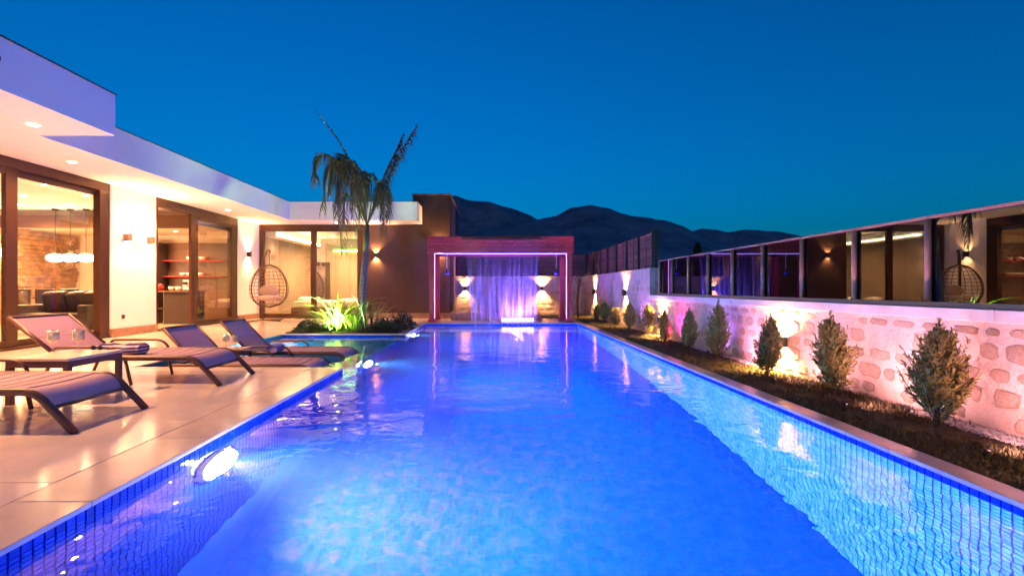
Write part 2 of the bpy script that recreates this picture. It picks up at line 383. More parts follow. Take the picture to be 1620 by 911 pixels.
# pool lights
def pool_light(loc, axis, label, power, col=(.02, .31, 1.0), spot=112, lens=None):
    t = thing('pool_light', label, 'pool light', loc, 'underwater lights on the pool wall')
    a = Vector(axis); u = a.cross(Vector((0, 0, 1))); v = Vector((0, 0, 1)); c = Vector(loc)
    def disc(r0, r1, d0, d1, n=20):
        m = MB(); vs = []; fs = []
        for (r, d) in ((r0, d0), (r1, d1)):
            for k in range(n): vs.append(c + a*d + (u*cos(2*pi*k/n) + v*sin(2*pi*k/n)) * r)
        fs = [(k, (k+1) % n, n + (k+1) % n, n + k) for k in range(n)] + [tuple(n + k for k in range(n))]
        return m.add(vs, fs)
    disc(.22, .20, .0, .03).build('bezel', M['white_pl'], t, smooth=False)
    disc(.19, .16, .03, .06).build('lens', lens or M['pool_lens'], t)
    light('pool_lamp', 'SPOT', c + a*.075, power, col, t, size=.008, spot=spot, blend=1, aim=a)
    light('lamp_glow', 'POINT', c + a*.16, (9 if power > 600 else 2) if power > 100 else 4, (.85, .8, 1) if power > 100 else col, t, size=.006)
    if power > 600: light('lamp_beam', 'SPOT', c + a*.08, 300, (1, .36, .45), t, size=.008, spot=70, blend=1, aim=Vector((.95, .75, -1.3)))
    return t
for (y, lab) in ((3.2, 'glowing underwater light nearest the camera on the left pool wall'), (7.0, 'glowing underwater light beside the shallow shelf, middle of the left pool wall'), (11.0, 'glowing underwater light below the planter corner at the far left pool wall')):
    pool_light((PL + .002, y, ZW - .40), (1, 0, 0), lab, 560 if y > 4 else 720)
pool_light((SX + .01, 8.7, ZW - .13), (1, 0, 0), 'underwater light on the side wall of the shallow shelf pool', 70, (.2, .95, 1.0), 150)

# ------------------------------------------------------------ deck
dk = MB()
for (a, b, c, d) in ((-7.7, PL - .36, -3, SY0 - .2), (-7.7, SX - .2, SY0 - .2, SY1 + .2), (-7.7, SX - .02, SY1 + .2, 15.5), (SX - .02, PL - .2, 12.75, 15.5), (PL - .2, 3.4, PF + .38, 15.5), (PL + .4, 2.3, 15.5, 16.4)):
    dk.box(a, b, c, d, -.1, -.024)
DECK = tag(dk.build('deck', M['grout']), kind='structure')
def slabs(x0, x1, y0, y1, sx, sy):
    nx, ny = max(1, round((x1-x0)/sx)), max(1, round((y1-y0)/sy)); dx, dy = (x1-x0)/nx, (y1-y0)/ny
    for i in range(nx):
        for j in range(ny):
            zt = random.uniform(-.0008, .0008); e = .0013
            box('paving_slab', M['slab'], x0+i*dx+e, x0+(i+1)*dx-e, y0+j*dy+e, y0+(j+1)*dy-e, -.03, zt, DECK, bevel=.002, segs=1, origin=(x0+(i+.5)*dx, y0+(j+.5)*dy, 0))
slabs(-7.7, PL - .362, .2, SY0 - .2, 1.15, 1.15)
slabs(-7.7, SX, SY0 - .198, SY1 + .16, 1.15, 1.15)
coping(SX + .002, PL - .364, SY0 - .196, SY0 + .012, .9, 'x')
slabs(-7.7, SX - .02, SY1 + .162, 15.46, 1.1, 1.2)
slabs(SX - .018, PL - .2, 12.75, 15.46, 1.1, 1.2)
slabs(PL - .198, 2.63, PF + .384, 15.46, 1.1, .9)

# ------------------------------------------------------------ villa
V = thing('villa', 'single storey white villa with wide flat roof, glass doors and a brown rendered end block', 'house', (-8, 10, 0))
rf = MB()
rf.box(-16, -5.2, -5, 6.46, 3.1, 3.66); rf.box(-16, -6.25, 6.46, 14.45, 3.1, 3.66); rf.box(-16, -2.3, 14.45, 15.46, 3.1, 3.66); rf.box(-16, -2.64, 15.46, 22, 3.1, 3.66)
roof = rf.build('roof', M['white'], V)
fl = MB()
fl.box(-16, -5.185, -5, 6.475, 3.661, 3.674); fl.box(-16, -6.235, 6.476, 14.435, 3.661, 3.674); fl.box(-16, -2.285, 14.436, 15.46, 3.661, 3.674)
fl.build('flashing', M['frame'], roof)
# pillars, walls
for (y0, y1) in ((9.45, 10.73), (14.2, 15.49)):
    p = box('pillar', M['white'], -8.0, -7.7, y0, y1, 0, 3.1, V)
    box('plinth', M['plinth'], -8.02, -7.665, y0 - .012, y1 + .012 if y1 < 15 else 15.46, 0, .17, p, bevel=.006)
box('socket', M['black'], -7.698, -7.685, 9.72, 9.80, .36, .44, V, bevel=.004)
box('side_wall', M['white'], -8.0, -7.7, -4, 3.4, 0, 3.1, V)
iw = MB(); iw.box(-13.7, -13.5, 3.2, 15.7, 0, 3.1); iw.box(-13.5, -8.0, 15.3, 15.5, 0, 3.1); iw.box(-13.5, -8.0, 3.2, 3.4, 0, 3.1)
iw.build('inner_wall', M['wall_in'], V)
box('inner_floor', M['floor_in'], -13.5, -7.72, 3.4, 15.3, -.1, .004, V)
box('ceiling_bulkhead', M['wall_in'], -13.5, -8.0, 12.75, 15.3, 2.72, 3.098, V)
box('bulkhead_beam', M['brown_panel'], -13.3, -8.05, 12.55, 12.748, 2.62, 2.95, V)
# split-stone cladding on the back wall
bk = MB(); z = 0.02; row = 0
while z < 2.6:
    hh = random.uniform(.09, .16); y = 6.0
    while y < 15.1:
        w = random.uniform(.2, .55); d = random.uniform(.015, .06)
        bk.box(-13.5, -13.47 + d, y, min(y + w, 15.2) - .008, z, z + hh - .008); y += w
    z += hh
bk.build('cladding_stones', M['brick'], V, kind='stuff')
# brown end block
eb = MB(); eb.box(-4.25, -2.62, 15.5, 15.75, 0, 3.098); eb.box(-2.62, -1.38, 15.5, 19.4, 0, 4.08)
blk = eb.build('end_block', M['brown_render'], V)
box('block_coping', M['plinth'], -2.65, -1.35, 15.47, 19.43, 4.082, 4.12, blk)
box('plinth', M['plinth'], -4.24, -1.345, 15.465, 15.498, 0, .17, blk, bevel=.006)
# wing interior
wi = MB(); wi.box(-8.3, -7.72, 15.7, 20.2, 0, 3.098); wi.box(-7.7, -2.64, 20, 20.2, 0, 3.098); wi.box(-3.2, -2.66, 15.78, 20, 0, 3.098)
wi.build('bedroom_wall', M['grey_wall'], V)
box('bedroom_floor', M['floor_in'], -7.7, -2.7, 15.52, 20, -.1, .003, V)
box('bedroom_bulkhead', M['white'], -7.7, -7.3, 15.8, 20, 2.74, 3.095, V)
box('cove_light', M['cove'], -7.298, -7.26, 15.9, 19.8, 2.80, 2.84, V)
box('green_cove_light', M['cove_green'], -6.75, -4.6, 19.93, 19.985, 2.55, 2.62, V)
box('wall_panel', M['dark_unit'], -7.6, -6.9, 19.9, 19.98, 0, 2.1, V)
# sliding doors: frame > post, rail, pane
def glazing(name, along, fixed, a0, a1, ztop, posts, panes, zbot=.0, depth=.09, label=None):
    """along 'y': facade plane x=fixed; along 'x': facade plane y=fixed"""
    def bx(n, m, p0, p1, z0, z1, d0, d1, par, **k):
        if along == 'y': return box(n, m, fixed - d1, fixed - d0, p0, p1, z0, z1, par, **k)
        return box(n, m, p0, p1, fixed + d0, fixed + d1, z0, z1, par, **k)
    fr = bx(name, M['frame'], a0, a1, ztop, 3.096, .0, .16, V, bevel=.004, label=label)
    bx('threshold', M['frame'], a0, a1, -.01, .045, -.03, .15, fr)
    for (p0, p1, d0, d1) in posts: bx('post', M['frame'], p0, p1, .047, ztop - .002, d0, d1, fr, bevel=.004)
    for (p0, p1, d, s) in panes:
        bx('rail', M['frame'], p0 + .001, p1 - .001, .047, .15, d - .03, d + .03, fr)
        bx('rail', M['frame'], p0 + .001, p1 - .001, ztop - .11, ztop - .002, d - .03, d + .03, fr)
        bx('pane', M['glass'], p0 + .001, p1 - .001, .151, ztop - .111, d - .006, d + .006, fr)
    return fr
glazing('sliding_door', 'y', -7.72, 3.4, 9.45, 2.93, [(9.22, 9.449, .0, .14), (7.45, 7.64, .02, .09), (5.3, 5.45, .02, .09), (3.402, 3.5, 0, .14), (7.50, 7.60, .095, .15)],
        [(5.45, 7.45, .055, 0), (7.64, 9.22, .12, 0), (3.5, 5.3, .12, 0)], label='wide bronze framed sliding door of the living room')
glazing('sliding_door', 'y', -7.72, 10.73, 14.2, 2.9, [(10.732, 10.82, 0, .14), (12.02, 12.2, .0, .07), (12.22, 12.42, .075, .14), (13.9, 14.199, .0, .14)],
        [(12.2, 13.9, .035, 0)], label='bronze framed sliding door pushed open at the kitchen')
glazing('bedroom_window', 'x', 15.5, -7.68, -4.25, 2.98, [(-7.678, -7.56, 0, .12), (-6.0, -5.83, 0, .12), (-4.46, -4.251, 0, .12)],
        [(-7.56, -6.0, .05, 0), (-5.83, -4.46, .05, 0)])

# ------------------------------------------------------------ lamps of the house
def downlight(x, y, z, power, label, group, spot=120, col=WARM):
    t = thing('downlight', label, 'ceiling light', (x, y, z), group)
    MB().lathe([(.075, 0), (.075, -.008), (.055, -.010), (.05, -.004)], (x, y, z), 18).build('trim_ring', M['white_pl'], t)
    MB().lathe([(.05, -.004), (.0005, -.005)], (x, y, z), 18).build('lens', M['led_warm'], t)
    if power: light('lamp', 'SPOT', (x, y, z - .03), power, col, t, size=.04, spot=spot, blend=.8, aim=(0, 0, -1))
    return t
SO = 3.098; gs = 'spotlights recessed in the roof overhang'
downlight(-5.9, 6.02, SO, 80, 'soffit spotlight by the stepped corner of the roof overhang', gs, 150)
downlight(-7.0, 7.8, SO, 50, 'soffit spotlight above the living room sliding door', gs, 150)
downlight(-7.0, 10.2, SO, 45, 'soffit spotlight above the white pillar with two wall lamps', gs, 150)
downlight(-7.1, 12.6, SO, 38, 'soffit spotlight above the open kitchen door', gs, 150)
downlight(-5.9, 3.4, SO, 170, 'soffit spotlight left of the view over the near loungers', gs, 150)
downlight(-5.0, 15.0, SO, 26, 'soffit spotlight over the bedroom window', gs, 150)
gl = 'spotlights in the living room ceiling'
for (x, y, lab, pw) in ((-9.1, 9.5, 'living room ceiling spotlight nearest the glass door', 85), (-10.6, 10.6, 'living room ceiling spotlight left in the middle row', 85), (-9.2, 10.6, 'living room ceiling spotlight right in the middle row, next to the pillar', 85),
                    (-10.6, 11.8, 'living room ceiling spotlight right in the row by the dark beam', 70), (-11.9, 11.8, 'living room ceiling spotlight left in the row by the dark beam', 70), (-9.1, 7.0, 'living room ceiling spotlight behind the left pane of the door', 85)):
    downlight(x, y, SO, pw, lab, gl, 150)
for (x, y, lab) in ((-9.6, 14.2, 'kitchen ceiling spotlight above the shelves'), (-11.6, 14.0, 'kitchen ceiling spotlight beyond the pendant lamps')):
    downlight(x, y, 2.718, 42, lab, 'spotlights in the kitchen ceiling', 150)
for (x, y, lab) in ((-6.3, 17.0, 'bedroom ceiling spotlight nearer the glass'), (-5.2, 18.6, 'bedroom ceiling spotlight above the foot of the bed'), (-6.4, 18.8, 'bedroom ceiling spotlight near the back wall')):
    downlight(x, y, SO, 100, lab, 'spotlights in the bedroom ceiling', 150)

def sconce(x, y, z, n, power, label, group, col=(1, .48, .17), h=.16, w=.10, m=None):
    """open-ended box on the wall, light inside goes up and down"""
    t = thing('wall_lamp', label, 'wall lamp', (x, y, z), group); n = Vector(n); u = Vector((-n.y, n.x, 0)); c = Vector((x, y, z)) + n * (w/2 + .004); zz = Vector((0, 0, h/2))
    b = MB()
    b.obox(c + n*(w/2 - .003), u*(w/2), n*.003, zz); b.obox(c - n*(w/2 - .003), u*(w/2), n*.003, zz)
    for s in (-1, 1): b.obox(c + u*s*(w/2 - .003), u*.003, n*(w/2 - .0062), zz)
    b.build('housing', m or M['black'], t)
    b2 = MB(); b2.obox(c, u*(w/2 - .008), n*(w/2 - .008), (0, 0, .012)); b2.build('bulb', M['led_warm'], t)
    for s in (-1, 1):
        light('lamp', 'SPOT', c + Vector((0, 0, s*.03)), power, col, t, size=.02, spot=172, blend=1, aim=(0, 0, s))
    return t
gw = 'up and down wall lamps of the villa'
sconce(-7.7, 9.83, 2.06, (1, 0, 0), 34, 'brown up-down wall lamp on the white pillar, beside the living room door', gw, m=M['plinth'])
sconce(-7.7, 10.5, 2.06, (1, 0, 0), 34, 'brown up-down wall lamp on the white pillar, beside the kitchen door', gw, m=M['plinth'])
sconce(-7.7, 14.75, 2.06, (1, 0, 0), 34, 'up-down wall lamp above the egg chair', gw)
sconce(-3.83, 15.5, 2.08, (0, -1, 0), 26, 'black up-down wall lamp on the brown wall right of the palm', gw)
sconce(-1.72, 15.5, 2.32, (0, -1, 0), 30, 'up-down wall lamp on the brown wall behind the pergola corner', gw)
gwl = 'up and down lamps on the stone garden walls'
sconce(3.5, 5.58, .36, (-1, 0, 0), 80, 'black up-down lamp low on the near stone wall between two shrubs', gwl, h=.12)
sconce(3.5, 9.55, .36, (-1, 0, 0), 60, 'up-down lamp behind the shrub at the step of the stone wall', gwl, h=.12)
sconce(3.5, 12.2, .88, (-1, 0, 0), 60, 'up-down lamp on the tall stone wall under the fence, nearer one', gwl)
sconce(3.5, 15.8, .88, (-1, 0, 0), 60, 'up-down lamp on the tall stone wall under the fence, farther one', gwl)
sconce(1.87, 17.5, .98, (0, -1, 0), 75, 'up-down lamp on the back stone wall seen through the pergola', gwl)
sconce(-1.0, 17.5, .98, (0, -1, 0), 28, 'up-down lamp on the back stone wall beside the brown block', gwl)
sconce(3.5, 1.9, .36, (-1, 0, 0), 90, 'up-down lamp low on the near stone wall, out at the right edge', gwl, h=.12)  # added lamp out of view, brightens the near end of the wall
def ground_spot(x, y, col, power, aim, label):  # low heads that wash the wall; pink, peach and corner violet ones are added
    t = thing('ground_spotlight', label, 'spotlight', (x, y, 0), 'small coloured spotlights in the grass strip')
    MB().tube([(x, y, -.03), (x, y, .03), (x + .012, y, .045)], [.008, .016, .018], 10).build('lamp_body', M['black'], t)
    MB().lathe([(.016, 0), (.0005, .002)], (x + .013, y, .047), 10).build('lens', emat('spot_lens', col, .25), t)
    light('lamp', 'SPOT', (x + .02, y, .07), power, col, t, size=.03, spot=125, blend=.9, aim=aim)
PK = (1, .42, .46)
for (x, y, c, p, ai, lab) in ((3.28, 8.55, (1, .05, .45), 10, (.5, 0, 1), 'small magenta ground spotlight behind the red lit conifer'), (3.28, 7.1, (.30, .12, 1), 8, (.5, 0, 1), 'small violet ground spotlight between the dark conifer and the tall one'),
        (3.1, 6.1, (1, .34, .62), 7, (1, 0, .5), 'small pink ground spotlight between the tall conifer and the golden one'), (2.95, 4.9, PK, 8.5, (1, 0, .75), 'small peach ground spotlight left of the slim conifer'),
        (2.9, 3.85, PK, 11, (1, .05, .75), 'small peach ground spotlight between the slim and the largest conifer'), (2.9, 2.75, PK, 12, (1, .1, .75), 'small peach ground spotlight in the grass right of the largest conifer'), (3.28, 10.6, (.5, .15, 1), 12, (.5, 0, 1), 'small violet ground spotlight below the corner of the tall wall')):
    ground_spot(x, y, c, p, ai, lab)
# floodlight on the fascia
t = thing('floodlight', 'small black floodlight fixed to the roof fascia at the left edge', 'floodlight', (-5.2, 4.72, 3.36))
MB().tube([(-5.2, 4.72, 3.37), (-5.1, 4.72, 3.38)], .012).build('bracket', M['black'], t)
MB().tube([(-5.12, 4.72, 3.375), (-5.06, 4.72, 3.345), (-5.0, 4.72, 3.315)], [.015, .04, .045], 12).build('lamp_head', M['black'], t, smooth=True)

# ------------------------------------------------------------ interior things
t = thing('sofa', 'black leather sofa with loose cushions behind the living room glass', 'sofa', (-9.3, 10.2, 0))
box('seat', M['leather'], -10.05, -8.7, 9.85, 10.6, .12, .46, t, bevel=.04, segs=3)
box('backrest', M['leather'], -10.05, -8.7, 10.602, 10.8, .12, .80, t, bevel=.03, segs=3)
for x in (-10.27, -8.698): box('armrest', M['leather'], x, x + .2, 9.8, 10.8, .1, .64, t, bevel=.03, segs=3)
for (x, a) in ((-9.7, .15), (-9.2, -.1), (-8.9, .1)):
    MB().obox((x, 10.42, .70), (.24, a*.2, .02), (-a*.2*.3, .08, .03), (a*.05, -.06, .22)).build('cushion', M['leather'], t, smooth=True, bevel=.06, segs=4)
def chair(x, y, rz, label, first=[]):
    if first:
        return tag(dup(first[0], None, (x, y, 0), rz), label)
    t = thing('dining_chair', label, 'chair', (0, 0, 0), 'black dining chairs in the living room')
    box('seat', M['leather'], -.23, .23, -.23, .23, .42, .5, t, bevel=.02); box('backrest', M['leather'], -.23, .23, .19, .26, .501, .98, t, bevel=.02)
    for a in (-.2, .2):
        for b in (-.2, .2): box('leg', M['black'], a - .02, a + .02, b - .02, b + .02, 0, .419, t)
    t.location = (x, y, 0); t.rotation_euler = (0, 0, rz); first.append(t); return t
chair(-11.75, 11.9, pi, 'black dining chair at the left end of the table'); chair(-11.15, 11.9, pi, 'black dining chair in the middle of the table'); chair(-10.55, 11.9, pi, 'black dining chair at the right end of the table by the pillar')
t = thing('dining_table', 'long dark dining table under three pendant lamps', 'table', (-11.1, 12.5, 0))
box('table_top', M['brown_panel'], -12.1, -10.1, 12.15, 12.95, .72, .77, t, bevel=.005)
for x in (-12.0, -10.3): box('leg', M['black'], x, x + .08, 12.3, 12.8, .0, .718, t)
for (x, lab) in ((-11.62, 'left'), (-11.22, 'middle'), (-10.8, 'right')):
    t = thing('pendant_lamp', 'glowing pendant lamp over the dining table, %s one of three' % lab, 'pendant lamp', (x, 12.45, 1.78), 'pendant lamps over the dining table')
    MB().tube([(x, 12.45, 1.9), (x, 12.45, 3.09)], .008, 6).build('cord', M['black'], t)
    MB().lathe([(.07, 0), (.07, -.04), (.001, -.05)], (x, 12.45, 3.095), 14).build('canopy', M['black'], t)
    MB().sphere((x, 12.45, 1.80), (.19, .19, .11), 16, 10).build('globe', M['globe'], t, smooth=True)
    light('lamp', 'POINT', (x, 12.45, 1.6), 12, WARM, t, size=.08)
for (x, y, z, lab) in ((-13.36, 12.75, 1.95, 'glowing glass globe lamp on the stone clad living room wall'), (-13.36, 10.2, 1.75, 'glowing globe lamp on the stone clad wall, left pane')):
    t = thing('globe_lamp', lab, 'wall lamp', (x, y, z), 'globe lamps on the stone clad wall')
    MB().sphere((x + .08, y, z), .14, 14, 10).build('globe', M['globe'], t, smooth=True); box('wall_plate', M['black'], x - .05, x - .045 + .03, y - .05, y + .05, z - .05, z + .05, t)
    light('lamp', 'POINT', (x + .35, y, z), 20, WARM, t, size=.1)
# kitchen
t = thing('kitchen_island', 'dark kitchen island with an open shelf behind the open sliding door', 'counter', (-9, 13.2, 0))
box('carcass', M['dark_unit'], -9.05, -8.35, 12.9, 13.6, 0, .88, t, bevel=.004); box('worktop', M['brown_panel'], -9.6, -8.3, 12.85, 13.65, .882, .92, t, bevel=.004)
box('open_shelf', M['dark_unit'], -9.55, -9.06, 12.9, 13.6, .42, .45, t); box('side_panel', M['dark_unit'], -9.58, -9.552, 12.9, 13.6, 0, .88, t)
t = thing('kitchen_cabinet', 'tall brown kitchen cabinet wall with two open shelves', 'cabinet', (-9.8, 15.1, 0))
box('back_panel', M['brown_panel'], -11.2, -8.05, 15.2, 15.298, 0, 2.45, t); box('base_unit', M['brown_panel'], -11.2, -8.05, 14.7, 15.198, 0, .9, t, bevel=.004)
for z in (1.35, 1.85): box('shelf', M['wood'], -10.9, -8.6, 14.92, 15.198, z, z + .035, t)
box('tall_unit', M['dark_unit'], -11.19, -10.5, 14.72, 15.196, .902, 2.43, t, bevel=.004)
def cup(x, y, z, label, r=.05, hh=.09, m=None):
    t = MB().lathe([(.0005, 0), (r*.6, 0), (r*.95, hh*.5), (r, hh), (r*.9, hh), (r*.5, .012), (.0005, .01)], (x, y, z), 14).build('cup', m or M['white_pl'], smooth=True, origin=(x, y, z))
    return tag(t, label, 'cup', 'white crockery in the kitchen')
for i, x in enumerate((-9.95, -9.75, -9.55, -9.35)): cup(x, 15.05, 1.386, 'white cup on the lower kitchen shelf, %s' % ('leftmost', 'second from left', 'third from left', 'rightmost')[i], .085, .1)
for i, x in enumerate((-9.7, -9.3)): cup(x, 15.05, 1.886, 'white bowl on the upper kitchen shelf, %s of two' % ('left', 'right')[i], .12, .1)
for i, x in enumerate((-9.05, -8.85, -8.95)): cup(x, 13.2 + .12*(i == 2), .922, 'white cup standing on the dark kitchen island, %s' % ('left', 'right', 'behind')[i], .07, .12)
t = MB().lathe([(.0005, 0), (.09, 0), (.1, .12), (.08, .17), (.03, .19), (.0005, .2)], (-9.3, 13.1, .922), 16).build('pot', M['red'], smooth=True, origin=(-9.3, 13.1, .922)); tag(t, 'red enamel pot on the dark kitchen island', 'pot')
t = thing('coffee_machine', 'silver coffee machine at the right of the kitchen island', 'coffee machine', (-8.6, 13.2, .922))
box('body', M['white_pl'], -8.66, -8.48, 13.1, 13.4, .922, 1.22, t, bevel=.01); box('spout', M['black'], -8.62, -8.52, 13.02, 13.099, 1.1, 1.17, t); box('drip_tray', M['black'], -8.65, -8.49, 12.97, 13.099, .922, .95, t)
# bedroom
t = thing('bed', 'white made bed behind the bedroom window', 'bed', (-6, 17.8, 0))
box('base', M['brown_panel'], -7.3, -5.0, 17.0, 18.9, .05, .28, t, bevel=.01); box('mattress', M['linen'], -7.25, -5.05, 17.03, 18.87, .282, .52, t, bevel=.05, segs=3)
for y in (17.5, 18.4): MB().sphere((-7.0, y, .58), (.22, .36, .1), 12, 8).build('pillow', M['linen'], t, smooth=True)
MB().sphere((-5.5, 18, .54), (.4, .75, .06), 14, 8).build('duvet', M['linen'], t, smooth=True)
t = thing('television', 'black television on the grey bedroom wall', 'television', (-3.3, 18, 1.5)); box('screen', M['black'], -3.26, -3.205, 17.3, 18.7, 1.2, 2.0, t, bevel=.006); box('bracket', M['dark_unit'], -3.204, -3.2, 17.8, 18.2, 1.5, 1.7, t)

# ------------------------------------------------------------ loungers
def make_lounger():
    """local: x=0 at the toe, head towards -x, width along y, seat top at z=.30"""
    t = thing('sun_lounger', '', 'sun lounger', (0, 0, 0), 'sun loungers by the pool')
    Wd = .70; zs = .285; HG = -1.66
    def arc(p0, p1, p2, n=6): return [tuple((1-k/n)**2*a + 2*(1-k/n)*(k/n)*b + (k/n)**2*c for a, b, c in zip(p0, p1, p2)) for k in range(n+1)]
    for y in (.02, Wd - .02):
        pts = [(-2.02, y, zs), (-1.2, y, zs), (-.44, y, zs)] + arc((-.36, y, zs), (-.25, y, zs - .005), (-.18, y, zs - .095))[0:] + [(0, y, .002)]
        MB().tube(pts, .023, 8, flat=1.25).build('side_rail', M['lframe'], t, smooth=True)
        MB().tube([(-.99, y + (.02 if y < .3 else -.02), zs - .03), (-.93, y + (.02 if y < .3 else -.02), .002)], .016, 8).build('leg', M['lframe'], t, smooth=True)
        MB().tube([(-1.75, y + (.02 if y < .3 else -.02), zs - .03), (-1.86, y + (.02 if y < .3 else -.02), .002)], .016, 8).build('leg', M['lframe'], t, smooth=True)
        ya = y + (-.035 if y < .3 else .035)
        ap = [(-1.60, ya, zs - .03), (-1.66, ya, zs + .04)] + arc((-1.68, ya, zs + .06), (-1.70, ya, zs + .105), (-1.62, ya, zs + .11)) + [(-1.35, ya, zs + .112)] + arc((-1.16, ya, zs + .11), (-1.06, ya, zs + .105), (-1.02, ya, zs + .03)) + [(-.985, ya, zs - .05)]
        MB().tube(ap, .014, 8).build('armrest', M['lframe'], t, smooth=True)
    MB().tube([(-.17, .04, zs - .115), (-.17, Wd - .04, zs - .115)], .013, 8).build('stretcher', M['lframe'], t, smooth=True)
    MB().tube([(-2.0, .02, zs), (-2.0, Wd - .02, zs)], .018, 8).build('stretcher', M['lframe'], t, smooth=True)
    n = 9; x0 = HG + .01; x1 = -.40; w = (x1 - x0) / n
    sl = None
    for i in range(n):
        a = x0 + i*w + .004; b = x0 + (i+1)*w - .004
        if sl is None:
            m = MB(); vs = []; nn = 6
            for k in range(nn + 1):
                y = .035 + (Wd - .07) * k / nn; dz = -.012 * sin(pi * k / nn)
                for (x, z) in ((a, .292), (a + .006, .302), (b - .006, .302), (b, .292)): vs.append((x, y, z + dz))
            fs = [(k*4+j, k*4+j+1, k*4+j+5, k*4+j+4) for k in range(nn) for j in range(3)]
            m.add(vs, fs); sl = m.build('slat', M['lfab'], t, origin=((a + b)/2, Wd/2, .3))
        else: dup(sl, t, ((a + b)/2, Wd/2, .3))
    # rounded foot panel
    prof = [(-.398, .296), (-.34, .298), (-.28, .288), (-.23, .255), (-.195, .21), (-.175, .175)]
    m = MB(); vs = []; nn = 6
    for k in range(nn + 1):
        y = .035 + (Wd - .07) * k / nn; dz = -.012 * sin(pi * k / nn)
        for (x, z) in prof: vs.append((x, y, z + dz))
    m.add(vs, [(k*6+j, k*6+j+1, k*6+j+7, k*6+j+6) for k in range(nn) for j in range(5)]); m.build('foot_panel', M['lfab'], t, smooth=True)
    b = thing('backrest', '', '', (HG, 0, zs + .01)); b.parent = t
    for k in list(b.keys()): del b[k]
    bk = []
    L_ = .64
    m = MB()
    for (a, c) in ((.0, .30), (.306, L_ - .02)):
        m.box(HG - c, HG - a, .045, Wd - .045, zs + .010, zs + .020)
    o = m.build('back_panel', M['lfab'], b)
    for y in (.02, Wd - .02): MB().tube([(HG, y, zs + .012), (HG - L_, y, zs + .012)], .019, 8, flat=1.2).build('back_rail', M['lframe'], b, smooth=True)
    MB().tube([(HG - L_, .012, zs + .012), (HG - L_, Wd - .012, zs + .012)], .02, 8).build('back_rail', M['lframe'], b, smooth=True)
    return t, b
LO, BK = make_lounger()
def bake_back(root, ang):
    for ch in root.children:
        if ch.name.split('.')[0] == 'backrest': ch.rotation_euler = (0, R(ang), 0)
for i, (x, y, z, ang, lab) in enumerate(((-2.87, 3.2, 0, 38, 'brown sun lounger nearest the camera, cut off by the left edge'), (-2.77, 4.76, 0, 38, 'brown sun lounger with a striped towel, behind the side table with wine glasses'),
        (-2.12, 5.98, SZ + .003, 47, 'purple lit sun lounger in the shallow shelf pool next to the deck edge'), (-2.06, 7.15, SZ + .003, 47, 'farthest sun lounger, standing in the shallow shelf pool with a rolled towel'))):
    r_ = LO if i == 0 else dup(LO)
    r_.location = (x, y, z); r_['label'] = lab; bake_back(r_, ang)
# side tables with drinks
def make_table():
    t = thing('side_table', '', 'side table', (0, 0, 0), 'small side tables between the loungers')
    box('table_top', M['table'], -.27, .27, -.30, .30, .375, .40, t, bevel=.004)
    ap = MB()
    ap.box(-.265, .265, -.295, -.265, .32, .373); ap.box(-.265, .265, .265, .295, .32, .373); ap.box(-.265, -.235, -.264, .264, .32, .373); ap.box(.235, .265, -.264, .264, .32, .373)
    ap.build('apron', M['lframe'], t)
    for x in (-.245, .245):
        for y in (-.275, .275): box('leg', M['lframe'], x - .022, x + .022, y - .022, y + .022, 0, .319, t, bevel=.003)
    return t
TB = make_table(); TB.location = (-3.87, 4.27, 0); TB['label'] = 'brown side table with two full wine glasses between the two deck loungers'
T2 = dup(TB, None, (-3.86, 6.905, SZ + .003)); T2.scale = (.85, .62, 1); T2['label'] = 'side table standing in the shallow pool between the two far loungers'
def glass(x, y, z, label, first=[]):
    if first:
        return tag(dup(first[0], None, (x, y, z)), label)
    t = thing('wine_glass', label, 'glass', (0, 0, 0), 'glasses of white wine')
    MB().lathe([(.036, 0), (.036, .003), (.008, .008), (.006, .05), (.0065, .085), (.022, .095), (.044, .112), (.048, .14), (.046, .21), (.0455, .21), (.047, .14), (.042, .114), (.02, .099), (.0005, .097)], (0, 0, 0), 24).build('bowl', M['thin'], t, smooth=True)
    MB().lathe([(.0005, .098), (.02, .1), (.0415, .115), (.0464, .14), (.0455, .192), (.0005, .192)], (0, 0, 0), 24).build('wine', M['wine'], t, smooth=True)
    t.location = (x, y, z); first.append(t); return t
glass(-4.06, 4.33, .401, 'glass of white wine on the near side table, left of the two'); glass(-3.93, 4.45, .401, 'glass of white wine on the near side table, right of the two')
glass(-3.90, 6.86, SZ + .404, 'glass of wine on the table in the shallow pool, left of the two'); glass(-3.72, 6.80, SZ + .404, 'glass of wine on the table in the shallow pool, right of the two')
def towel_mat():
    m = mat('striped_towel', (.5, .4, .6), .95, bump=.3, bscale=160); N, L = m.node_tree.nodes, m.node_tree.links
    tc = N.new('ShaderNodeTexCoord'); wv = N.new('ShaderNodeTexWave'); wv.bands_direction = 'Z'; wv.inputs['Scale'].default_value = 9; wv.inputs['Distortion'].default_value = .6
    L.new(tc.outputs['Object'], wv.inputs['Vector']); rp = N.new('ShaderNodeValToRGB'); rp.color_ramp.interpolation = 'CONSTANT'; rp.color_ramp.elements[1].position = .5
    rp.color_ramp.elements[0].color = (.03, .03, .14, 1); rp.color_ramp.elements[1].color = (.62, .5, .6, 1); L.new(wv.outputs[0], rp.inputs[0]); L.new(rp.outputs[0], N['Principled BSDF'].inputs['Base Color']); return m
M['towel'] = towel_mat()
tw = MB(); vs = []; nn = 14
for i in range(13):
    x = -4.12 + .40 * i / 12; w = .11 + .02*sin(i*.9); hh = .055 + .012*sin(i*.7 + 1)
    for k in range(nn):
        a = 2*pi*k/nn; vs.append((x, 5.0 + w*cos(a), .355 + hh*sin(a)*(1 + .12*sin(3*a + i*.5))))
